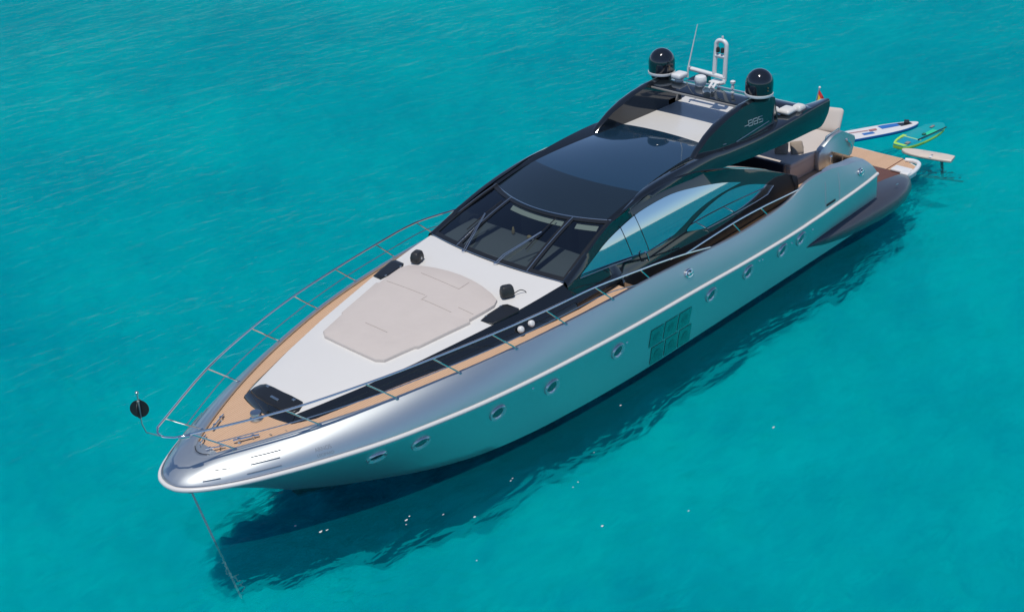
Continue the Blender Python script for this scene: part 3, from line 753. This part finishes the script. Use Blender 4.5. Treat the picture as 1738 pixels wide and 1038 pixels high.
# vents on the bow shoulder
VENTS = [((-1.45, 2.36), (-2.0, 2.38)), ((-1.35, 2.27), (-1.9, 2.28)), ((-1.2, 2.14), (-1.85, 2.15)), ((-.75, 2.27), (-1.0, 2.27)), ((-.45, 2.14), (-.75, 2.15))]
for (xa, za), (xb, zb) in VENTS:
    for side in (1, -1):
        bm = NB(); pts = [hull_at(xa+(xb-xa)*k/8, za+(zb-za)*k/8, UP)+Vector((.006, .011, .013)) for k in range(9)]
        tube(bm, [p if side == 1 else mir(p) for p in pts], .007, 6); part('bow_slot', bm, mat('slot_grey', (.20, .22, .25), .5) if 'slot_grey' not in bpy.data.materials else bpy.data.materials['slot_grey'])
# small name on the bow
LET = mat('name_grey', (.26, .29, .32), .4)
def text_mesh(txt, size):
    cu = bpy.data.curves.new('lettering', 'FONT'); cu.body = txt; cu.size = size; cu.align_x = 'CENTER'
    o = bpy.data.objects.new('lettering', cu); C.objects.link(o)
    dg = bpy.context.evaluated_depsgraph_get(); dg.update(); me = bpy.data.meshes.new_from_object(o.evaluated_get(dg)); bpy.data.objects.remove(o)
    return me
for side in (1, -1):
    for txt, dz, sz in (('ARNOS', .02, .10), ('LEOPARD', -.085, .08)):
        me = text_mesh(txt, sz); bm = NB(); bm.from_mesh(me)
        for v in bm.verts:
            x = -2.72-v.co.x*side*1.0*(1 if side == 1 else 1)
            x = -2.72-v.co.x if side == 1 else -2.72+v.co.x
            p = hull_at(x, 2.20+dz+v.co.y, UP)+Vector((.002, .005, .002)); v.co = p if side == 1 else mir(p)
        part('bow_name', bm, LET, smooth=False)

# --- guard rails
SB = [(-1.35, .59, 2.46), (-2.97, 1.42, 2.57), (-4.63, 2.05, 2.66), (-6.16, 2.46, 2.74), (-7.67, 2.77, 2.80), (-9.18, 2.95, 2.84), (-10.77, 3.07, 2.87)]
ST = [(-.49, .46, 3.21), (-2.2, 1.36, 3.28), (-3.87, 1.96, 3.35), (-5.45, 2.38, 3.40), (-7.0, 2.68, 3.42), (-8.56, 2.91, 3.44), (-10.12, 3.06, 3.45)]
end = [(-11.86, 3.1, 3.25), (-12.6, 3.1, 3.15), (-13.7, 3.1, 2.97), (-14.73, 3.1, 2.76)]
bm = NB()
loop = [(-.20, .30, 3.20), (-.08, .12, 3.20), (-.06, 0, 3.2)]
pl_ = [Vector(p) for p in reversed(loop)]+crom(ST+end, 4)
full = [mir(p) for p in reversed(pl_)]+pl_[1:]
tube(bm, full, .024, 8)
rail = part('guard_rail', bm, CHROME)
bm = NB(); lathe(bm, (-.33, .42, 3.205), [(.03, -.1), (.045, -.05), (.045, .1), (.03, .14)], Vector((-.17, .12, 0)), 12); part('rail_socket', bm, CHROME, rail)
for side in (1, -1):
    for b, t in zip(SB, ST):
        bm = NB(); b = Vector((b[0], b[1]*side, b[2])); t = Vector((t[0], t[1]*side, t[2]))
        tube(bm, [b, b.lerp(t, .5), t], .017, 8); lathe(bm, b-Vector((0, 0, .01)), [(.05, 0), (.05, .015), (.02, .03)], n=12)
        part('stanchion', bm, CHROME, rail)
    bm = NB(); mid = [Vector(b).lerp(Vector(t), .42) for b, t in zip(SB, ST)]+[Vector((-11.7, 3.08, 2.88))]
    tube(bm, [Vector((p.x, p.y*side, p.z)) for p in crom(mid, 4)], .012, 6); part('lower_rail', bm, STEEL, rail)
    bm = NB(); r2 = [(-13.62, 3.1, 2.98), (-15.72, 3.1, 3.07), (-17.1, 3.1, 3.05), (-18.2, 3.1, 2.99), (-19.05, 3.08, 2.93)]
    tube(bm, [Vector((p.x, p.y*side, p.z)) for p in crom(r2, 5)], .022, 8); rail2 = part('aft_guard_rail', bm, CHROME)
    for b, t in (((-16.15, 3.09, 2.66), (-15.75, 3.1, 3.06)), ((-17.45, 3.09, 2.69), (-17.05, 3.1, 3.05)), ((-12.2, 3.08, 2.86), (-11.8, 3.1, 3.26))):
        bm = NB(); b = Vector((b[0], b[1]*side, b[2])); t = Vector((t[0], t[1]*side, t[2])); tube(bm, [b, t], .017, 8); part('stanchion', bm, CHROME, rail2)
# bow fittings
def cleat(x, y, z, ang, s=1):
    bm = NB(); R = Matrix.Rotation(ang, 3, 'Z')
    for k in (-1, 1):
        c = Vector((x, y, z))+R @ Vector((.12*k*s, 0, 0)); lathe(bm, c, [(.035*s, 0), (.022*s, .03), (.022*s, .09), (.03*s, .11), (0, .125)], n=12)
    tube(bm, [Vector((x, y, z))+R @ Vector((d*s, 0, .085)) for d in (-.22, 0, .22)], .018*s, 8)
    return part('deck_cleat', bm, CHROME)
for side in (1, -1):
    cleat(-1.72, .50*side, 2.42, math.radians(180-28*side), 1.25); cleat(-1.12, .22*side, 2.37, math.radians(180-35*side), .9)
bm = NB(); lathe(bm, (-2.33, .06, 2.46), [(.15, 0), (.15, .05), (.10, .07), (.10, .13), (.13, .16), (.12, .20), (0, .21)], n=28); part('windlass', bm, STEEL)
bm = NB()
for x, y in ((-2.15, .78), (-2.45, .92)): box(bm, (x, y, 2.475), (.03, .07, .02), bev=.005)
part('deck_filler', bm, BROWN)
bm = NB(); box(bm, (-.55, 0, 1.72), (.35, .12, .16), bev=.03); lathe(bm, (-.45, .08, 1.66), [(.07, 0), (.07, -.16)], (0, 1, 0), 14); part('bow_roller', bm, STEEL)

# --- mast and arch gear (fixed to the arch)
bm = NB()
my, mx = 0.02, -19.42
fr_ = []
for k in range(13):
    a = math.pi*k/12; fr_.append((mx-.06, my+.17*math.cos(a) if 0 < k < 12 else my+(.17 if k == 0 else -.17), 6.42+.13*math.sin(a)))
pts = [(mx, my+.18, 5.42), (mx-.02, my+.18, 5.9)]+fr_+[(mx-.02, my-.18, 5.9), (mx, my-.18, 5.50)]
tube(bm, pts, .062, 10)
tube(bm, [(mx-.03, my-.17, 6.1), (mx-.03, my+.17, 6.1)], .06, 10)
tube(bm, [(mx, my+.22, 5.50), (mx, -1.05, 5.56)], .065, 10); lathe(bm, (mx, -1.05, 5.56), [(.065, 0), (.05, .03), (0, .05)], (0, -1, 0), 12)
tube(bm, [(mx, my+.18, 5.46), (mx+.05, my+.2, 5.38), (mx+.08, my+.02, 5.31)], .06, 10)
tube(bm, [(mx-.05, my+.04, 6.54), (mx-.05, my+.04, 6.68)], .03, 8)
box(bm, (mx+.06, my-.06, 5.36), (.3, .34, .05), bev=.015)
mast = part('mast', bm, WHITEP)
for y in (-.07, .08):
    bm = NB(); lathe(bm, (mx, my+y, 6.2), [(.0, 0), (.055, .02), (.055, .13), (.03, .16)], n=14); part('navigation_light', bm, RUBBER, mast)
bm = NB(); tube(bm, [(-19.3, -1.0, 5.32), (-19.3, -1.0, 5.6), (-19.42, -.78, 6.9)], [.03, .022, .008], 8); part('whip_antenna', bm, WHITEP)
bm = NB(); lathe(bm, (-18.95, -1.05, 5.30), [(.13, 0), (.13, .07), (.1, .08), (.1, .10)], n=18); box(bm, (-18.95, -1.05, 5.47), (.42, .34, .17), bev=.06); part('antenna_pod', bm, WHITEP)
bm = NB(); lathe(bm, (-18.95, -.30, 5.32), [(.15, 0), (.15, .05), (.17, .08), (.175, .2), (.15, .26), (.1, .285), (0, .29)], n=28); part('radar_dome', bm, WHITEP)
bm = NB()
hx = Vector((.93, .30, -.15)).normalized()
for dy, L in ((0, 1.0), (.13, .7)):
    c0 = Vector((-18.85, .12+dy, 5.42)); lathe(bm, c0, [(.04, -.12), (.035, 0), (.04, .2*L), (.07, .3*L), (.125*L, .36*L), (.115*L, .36*L), (.05, .28*L), (.0, .2*L)], hx, 18)
tube(bm, [(-18.85, .18, 5.32), (-18.85, .18, 5.42)], .03, 8); part('signal_horn', bm, WHITEP)
bm = NB(); lathe(bm, (-18.95, .80, 5.31), [(.05, 0), (.05, .02), (.02, .03), (.02, .1), (.05, .12), (.05, .2), (.03, .22), (.03, .25), (.07, .27), (.075, .33), (0, .37)], n=16); part('anchor_light', bm, WHITEP)

# ------------------------------------------------------------------ loose things on the yacht
pad = thing('sun_pad', 'beige cover over the large sunbathing pad on the white foredeck', 'sun pad', (-7, 0, 3.1))
po = [(-5.06, 0), (-5.07, .5), (-5.09, .88), (-5.2, 1.06), (-5.6, 1.16), (-5.95, 1.25), (-6.0, 1.32), (-6.85, 1.50), (-7.38, 1.62), (-7.42, 1.55), (-7.9, 1.60), (-8.2, 1.62), (-8.4, 1.52), (-8.52, 1.25), (-8.64, .8), (-8.70, .4), (-8.72, 0)]
po = po+[(x, -y) for x, y in reversed(po[1:-1])]
ptop = lambda x, y: crown(x, y, lin(x, EDGE))
bm = NB(); slab(bm, po, ptop, .085, .035, crown=.02); part('cover', bm, PAD, pad)
bm = NB()
def seam(pts, r=.007): tube(bm, [(x, y, ptop(x, y)+.088+.02*max(0, 1-max(abs(x+6.9)/1.8, abs(y)/1.5))) for x, y in pts], r, 6)
def seg(a, b, n=8): return [(a[0]+(b[0]-a[0])*k/n, a[1]+(b[1]-a[1])*k/n) for k in range(n+1)]
seam(seg((-7.55, -1.40), (-7.55, -.05))); seam(seg((-7.55, .02), (-7.35, .02))); seam(seg((-7.38, .02), (-7.38, 1.0))); seam(seg((-7.62, 1.0), (-7.62, 1.5)))
seam(seg((-5.95, -.4), (-5.95, .35))); seam(seg((-8.55, .45), (-8.2, .45))); seam(seg((-8.2, .45), (-8.25, -.9)))
part('cover_seam', bm, SEAM, pad)

def speaker(x, y, ang, label):
    z = ptop(x, y); t = thing('deck_speaker', label, 'speaker', (x, y, z), 'speakers on the foredeck')
    R = Matrix.Rotation(ang, 3, 'Z')
    bm = NB(); rows = []
    for k, (hw, d) in enumerate(((.14, .09), (.165, .13), (.165, .135), (.145, .105), (.11, .08))):
        zz = (0.01, .05, .15, .26, .29)[k]
        rows.append([Vector((x, y, z+zz))+R @ Vector((hw*math.copysign(abs(math.cos(a))**.4, math.cos(a)), d*math.copysign(abs(math.sin(a))**.4, math.sin(a)), 0)) for a in [2*math.pi*j/20 for j in range(20)]])
    loft(bm, rows, True, True); build('cabinet', bm, SPK, t)
    bm = NB(); lathe(bm, Vector((x, y, z+.13))+R @ Vector((0, .128, 0)), [(.0, .012), (.03, .012), (.035, 0)], R @ Vector((0, 1, .25)), 16); build('driver_cone', bm, STEEL, t)
    bm = NB(); lathe(bm, (x, y, z-.005), [(.08, 0), (.08, .02), (.05, .025)], n=18); build('foot', bm, RUBBER, t)
    return t
speaker(-8.71, -1.53, math.radians(15), 'black boxy speaker facing forward on the starboard side of the white foredeck')
sp2 = speaker(-8.71, 1.55, math.radians(150), 'black speaker with a looped cable on the port side of the white foredeck')
bm = NB(); tube(bm, crom([(-8.75, 1.62, 3.32), (-8.98, 1.72, 3.42), (-9.10, 1.80, 3.34), (-9.02, 1.78, 3.28), (-8.82, 1.64, 3.30)], 5), .011, 6); build('cable', bm, RUBBER, sp2)

# brown scatter cushions and the beige back cushions on the aft sunbed
def loose(name, label, cat, bm, m, group=None, origin=(0, 0, 0)): return tag(build(name, bm, m, None, origin=origin), label, cat, group)
for (x, y, a, lb) in ((-21.35, 1.00, .5, 'brown scatter cushion leaning on the aft sunbed, nearer the cabin'), (-21.62, 1.36, .9, 'brown scatter cushion leaning on the aft sunbed, next to the silver stern wing')):
    bm = NB(); pillow(bm, (x, y, 2.95), (.40, .40, .16), Matrix.Rotation(a, 3, 'Z') @ Matrix.Rotation(math.radians(58), 3, 'Y'))
    loose('scatter_cushion', lb, 'cushion', bm, BROWN, 'brown cushions on the aft sunbed', (x, y, 2.78))
bm = NB(); pillow(bm, (-22.1, 1.2, 2.83), (.30, .16, .07), Matrix.Rotation(.7, 3, 'Z'))
loose('folded_towel', 'small grey brown folded towel lying behind the scatter cushions', 'towel', bm, BROWN, None, (-22.1, 1.2, 2.78))
bm = NB(); pillow(bm, (-23.95, .98, 3.08), (.78, 1.0, .22), Matrix.Rotation(math.radians(62), 3, 'Y') @ Matrix.Rotation(.1, 3, 'Z'), e=.4)
loose('back_cushion', 'large pale beige cushion with pointed corners standing at the aft end of the sunbed', 'cushion', bm, CUSH, None, (-23.8, .85, 2.78))
# white cushions on the aft edge of the roof
for x, y, sx, sy, lb in ((-20.02, 1.42, .34, .40, 'small white cushion behind the port fin of the roof'), (-20.28, 1.78, .50, .42, 'rounded white cushion on the roof ledge beside the port wing'), (-20.62, 1.95, .34, .30, 'white upright cushion at the tip of the port wing')):
    bm = NB(); pillow(bm, (x, y, 4.60), (sx, sy, .2 if sx != .34 else .26), None, e=.5); loose('roof_cushion', lb, 'cushion', bm, CUSH if False else WHITE, 'white cushions on the roof ledge', (x, y, 4.5))

# ensign
fl = thing('ensign', 'red and yellow striped flag on a short staff at the stern', 'flag', (-25.0, .0, 2.6))
bm = NB(); tube(bm, [(-24.6, 0, 2.4), (-25.06, 0, 3.6)], .022, 8); build('flag_staff', bm, STEEL, fl)
bm = NB(); lathe(bm, (-25.065, 0, 3.62), [(.035, -.03), (.04, 0), (0, .04)], n=12); build('staff_knob', bm, WHITEP, fl)
bm = NB()
RED = mat('flag_red', (.55, .03, .03), .8); YEL = mat('flag_yellow', (.75, .45, .04), .8)
rows = []
for i in range(13):
    s_ = i/12
    hoist = Vector((-25.04, 0, 3.55)).lerp(Vector((-24.74, 0, 2.76)), s_)
    rows.append([hoist+Vector((.12*v, .46*v+.06*math.sin(v*7+s_*2), -.50*v-.05*v*math.sin(s_*5)))+Vector((.05*math.sin(v*8+s_), 0, 0)) for v in [j/8 for j in range(9)]])
grid = [[bm.verts.new(p) for p in r] for r in rows]
for i in range(12):
    for j in range(8):
        f = bm.faces.new((grid[i][j], grid[i][j+1], grid[i+1][j+1], grid[i+1][j])); f.material_index = 1 if 2 <= i < 8 else 0
build('flag_cloth', bm, [RED, YEL], fl)

# anchor day shape on the bow staff
ds = thing('anchor_ball', 'black anchor ball of crossed discs on a thin staff ahead of the bow rail', 'day shape', (-.06, 0, 3.2))
bm = NB(); tube(bm, [(-.05, 0, 3.2), (.22, 0, 3.42), (.28, 0, 3.66), (.25, 0, 4.36)], .014, 8); lathe(bm, (.25, 0, 4.36), [(.03, -.02), (.035, .02), (0, .05)], n=10); build('staff', bm, STEEL, ds)
for ax in ((.72, .69, .1), (-.69, .72, 0)):
    bm = NB(); lathe(bm, (.262, 0, 4.0), [(.0, -.006), (.19, -.006), (.19, .006), (0, .006)], ax, 32); build('disc', bm, RUBBER, ds)
bm = NB(); tube(bm, [(.268+.02, .02, 3.81), (.27, .02, 4.19)], .028, 8); build('disc_binding', bm, mat('binding_grey', (.3, .36, .33), .5), ds)

# anchor chain
bm = NB(); n = 70; a = Vector((-.48, .02, 1.66)); b = Vector((-1.02, .36, -1.45))
for k in range(n):
    p = a.lerp(b, k/n); d = (b-a).normalized(); s = Vector((0, 1, 0)) if k % 2 else d.cross(Vector((0, 1, 0))).normalized()
    tube(bm, [p+d*(.042*math.cos(t))+s*(.022*math.sin(t)) for t in [2*math.pi*j/8 for j in range(8)]], .007, 5, True)
loose('anchor_chain', 'grey anchor chain hanging from under the bow down into the water', 'chain', bm, ROPE, None, a)

# inflatable L-shaped mat on the platform corner
bm = NB()
tube(bm, crom([(-27.85, 1.80, .66), (-27.92, 2.05, .66), (-27.82, 2.30, .66), (-27.45, 2.45, .66), (-27.0, 2.52, .66), (-26.65, 2.50, .66), (-26.55, 2.36, .66)], 5), .075, 12)
box(bm, (-27.0, 2.12, .66), (.42, .62, .10), bev=.04); box(bm, (-26.7, 2.42, .69), (.3, .3, .15), bev=.05)
loose('folded_swim_ladder', 'white L-shaped swim ladder step lying on the corner of the teak platform', 'ladder', bm, WHITEP, None, (-27, 2.2, .61))

# ------------------------------------------------------------------ boards on the water
def board(name, label, cat, tip, tail, width, th, outline, mats, group, nose=None):
    tip = Vector(tip); tail = Vector(tail); L = (tip-tail).length; d = (tip-tail)/L; s = Vector((-d.y, d.x, 0)).normalized(); up = d.cross(s); up = up if up.z > 0 else -up
    t = thing(name, label, cat, tail.lerp(tip, .5), group)
    def P(u, v, h=0): return tail+d*(u*L)+s*(v*width/2)+up*(h+.05*max(0, u-.6)**2*2)
    hw = lambda u: outline(u)
    us = [.5-.5*math.cos(math.pi*k/30) for k in range(31)]
    bm = NB(); rows = []
    for u in us:
        w_ = max(hw(u), .012); rows.append([P(u, w_*c, z) for c, z in ((-1, 0), (-.97, th*.35), (-.9, th*.5), (0, th*.5), (.9, th*.5), (.97, th*.35), (1, 0), (.95, -th*.4), (0, -th*.5), (-.95, -th*.4))])
    R_ = loft(bm, rows, True, True)
    for f in bm.faces:
        c = f.calc_center_median(); h = (c-tail).dot(up)
        if len(mats) > 1 and h < th*.3: f.material_index = 1
    build('board', bm, mats, t, sharp=35)
    def deckpatch(nm, u0, u1, v0, v1, m, h=.006):
        bm = NB(); rows = []
        for k in range(11):
            u = u0+(u1-u0)*k/10; w_ = hw(u)*.86; rows.append([P(u, w_*(v0+(v1-v0)*j/6), th*.5+h) for j in range(7)])
        loft(bm, rows); return build(nm, bm, m, t)
    return t, P, deckpatch
sup = lambda u: (max(0, 1-abs(2*u-.9)**2.6 if u > .45 else 1-abs((.45-u)/.5)**3.2))**.7 if 0 < u < 1 else 0
def sup_out(u): return max(.0, (1-abs((u-.42)/.585)**2.8))**.62 if u < .999 else 0
BLUE = mat('board_blue', (.02, .16, .50), .4); WB = mat('board_white', (.76, .75, .74), .3); GRN = mat('board_lime', (.42, .76, .10), .4); TEAL = mat('board_teal', (.0, .36, .38), .4); EM = mat('board_emerald', (.03, .62, .33), .4)
t, P, dp = board('paddleboard', 'white paddleboard with blue deck pads and blue underside floating behind the stern', 'paddleboard', (-32.07, .06, .29), (-28.75, -1.72, .27), .86, .15, sup_out, [WB, BLUE], 'paddleboards floating behind the stern')
dp('deck_pad', .60, .84, -.05, .85, BLUE); dp('nose_pad', .80, .93, -.3, .75, BLACKS, .009); dp('logo_patch', .36, .48, -.75, -.25, BLUE)
bm = NB(); tube(bm, [P(.16, .3, .10), P(.45, .05, .11)], .014, 6); box(bm, P(.5, .02, .11), (.3, .12, .02), Matrix.Rotation(2.65, 3, 'Z'), .008); build('paddle', bm, mat('paddle_rose', (.45, .2, .2), .5), t)
bm = NB(); box(bm, P(.90, .35, .11), (.28, .18, .06), Matrix.Rotation(.5, 3, 'Z'), .02); build('leash_pack', bm, RUBBER, t)
t, P, dp = board('paddleboard', 'green and turquoise paddleboard with lime edge and a black paddle on deck', 'paddleboard', (-32.50, .78, .29), (-29.65, .58, .27), .95, .15, lambda u: max(.0, (1-abs((u-.48)/.53)**2.6))**.6 if 0 < u < 1 else 0, [TEAL, GRN], 'paddleboards floating behind the stern')
dp('tail_pad', .06, .30, -.86, .86, mat('board_pad_blue', (.0, .30, .42), .5)); dp('lime_edge', .02, .36, .70, 1.1, GRN); dp('lime_tail', .015, .07, -1, 1, GRN, .008); dp('green_patch', .52, .74, -.75, -.2, EM); dp('lime_band', .30, .325, -.9, .9, mat('board_pale_lime', (.4, .68, .3), .5), .008)
bm = NB(); tube(bm, [P(.28, -.62, .12), P(.86, -.88, .13)], .02, 8); build('paddle', bm, RUBBER, t)
bm = NB(); box(bm, P(.5, -.3, .11), (.14, .12, .05), None, .02); build('strap_handle', bm, mat('strap_dark_green', (.02, .16, .1), .6), t)
bm = NB(); box(bm, P(.8, .1, .10), (.25, .1, .02), None, .006); box(bm, P(.12, -.35, .11), (.22, .14, .03), None, .008); build('deck_bungee', bm, mat('bungee_grey', (.25, .25, .24), .6), t)
CREAM = mat('board_cream', (.70, .60, .50), .4)
t, P, dp = board('foil_board', 'cream hydrofoil board lying by the platform corner with its dark foil under water', 'foil board', (-29.38, .88, .30), (-29.72, 2.62, .27), .62, .10, lambda u: max(.0, (1-abs((u-.42)/.585)**3.2))**.6 if 0 < u < 1 else 0, [CREAM], None)
bm = NB(); box(bm, P(.40, .75, .055), (.15, .10, .012), None, .004); build('white_tag', bm, WHITEP, t)
bm = NB(); box(bm, P(.40, .2, .055), (.08, .06, .01), None, .003); build('deck_plug', bm, STEEL, t)
bm = NB(); m0 = Vector((-29.62, 2.25, .22)); tube(bm, [m0, m0+Vector((.10, .15, -.62))], .05, 8)
box(bm, m0+Vector((.12, .16, -.62)), (.75, .12, .08), Matrix.Rotation(1.9, 3, 'Z'), .03); box(bm, m0+Vector((.22, -.1, -.62)), (.22, .95, .03), Matrix.Rotation(.3, 3, 'Z'), .01); box(bm, m0+Vector((.0, .62, -.64)), (.12, .45, .025), Matrix.Rotation(.3, 3, 'Z'), .01)
build('foil', bm, RUBBER, t)

# white flecks modelled in place of sun glints by the hull
bm = NB()
for x, y, n_ in ((-3.9, 2.9, 5), (-6.5, 3.6, 4), (-5.1, 3.9, 3), (-7.3, 4.9, 4), (-2.6, 1.7, 4), (-2.0, 1.2, 3), (-4.4, 3.3, 3), (-6.2, 6.2, 3), (-8.6, 4.3, 2), (-8.1, 7.5, 2), (-12.1, 7.0, 2), (-10.6, 3.6, 3), (-4.0, 4.9, 2)):
    for k in range(max(1, n_-2)):
        cx, cy = x+random.uniform(-.22, .22), y+random.uniform(-.12, .12); r = random.uniform(.008, .026)
        vs = [bm.verts.new((cx+r*random.uniform(.6, 1.4)*math.cos(a)*1.8, cy+r*random.uniform(.6, 1.4)*math.sin(a), .232)) for a in [2*math.pi*q/7 for q in range(7)]]
        c = bm.verts.new((cx, cy, .243))
        for q in range(7): bm.faces.new((vs[q], vs[(q+1) % 7], c))
tag(build('glint_flecks', bm, mat('glint', (.7, .74, .74), .8)), 'small white flecks standing in for sun glints on the water along the port side', 'glint', None, 'stuff')

# one object for each separate piece of the parts below
def split_loose(o):
    bm = bmesh.new(); bm.from_mesh(o.data); bm.verts.ensure_lookup_table(); seen = set(); comps = []
    for v in bm.verts:
        if v in seen: continue
        st = [v]; seen.add(v); comp = []
        while st:
            a = st.pop(); comp.append(a)
            for e in a.link_edges:
                b = e.other_vert(a)
                if b not in seen: seen.add(b); st.append(b)
        comps.append([a.index for a in comp])
    bm.free()
    if len(comps) < 2: return
    for k, ids in enumerate(comps):
        b2 = bmesh.new(); b2.from_mesh(o.data); b2.verts.ensure_lookup_table(); keep = set(ids)
        bmesh.ops.delete(b2, geom=[v for v in b2.verts if v.index not in keep], context='VERTS')
        me = bpy.data.meshes.new(o.name.split('.')[0]); b2.to_mesh(me); b2.free()
        for m in o.data.materials: me.materials.append(m)
        n = bpy.data.objects.new(o.name.split('.')[0], me); C.objects.link(n); n.parent = o.parent; n.location = o.location
    bpy.data.objects.remove(o)
SPLIT = {'hatch_hinge', 'lid_hinge', 'side_deck', 'deck_filler', 'window_joint', 'window_trim', 'stern_step', 'helm_seat', 'platform_seam', 'platform_teak', 'sunbed_cushion', 'dome_stud', 'cover_seam', 'dash_ornament', 'deck_bungee', 'wiper_arm', 'gunwale'}
for o in [o for o in bpy.data.objects if o.type == 'MESH' and o.name.split('.')[0] in SPLIT and not o.children]: split_loose(o)
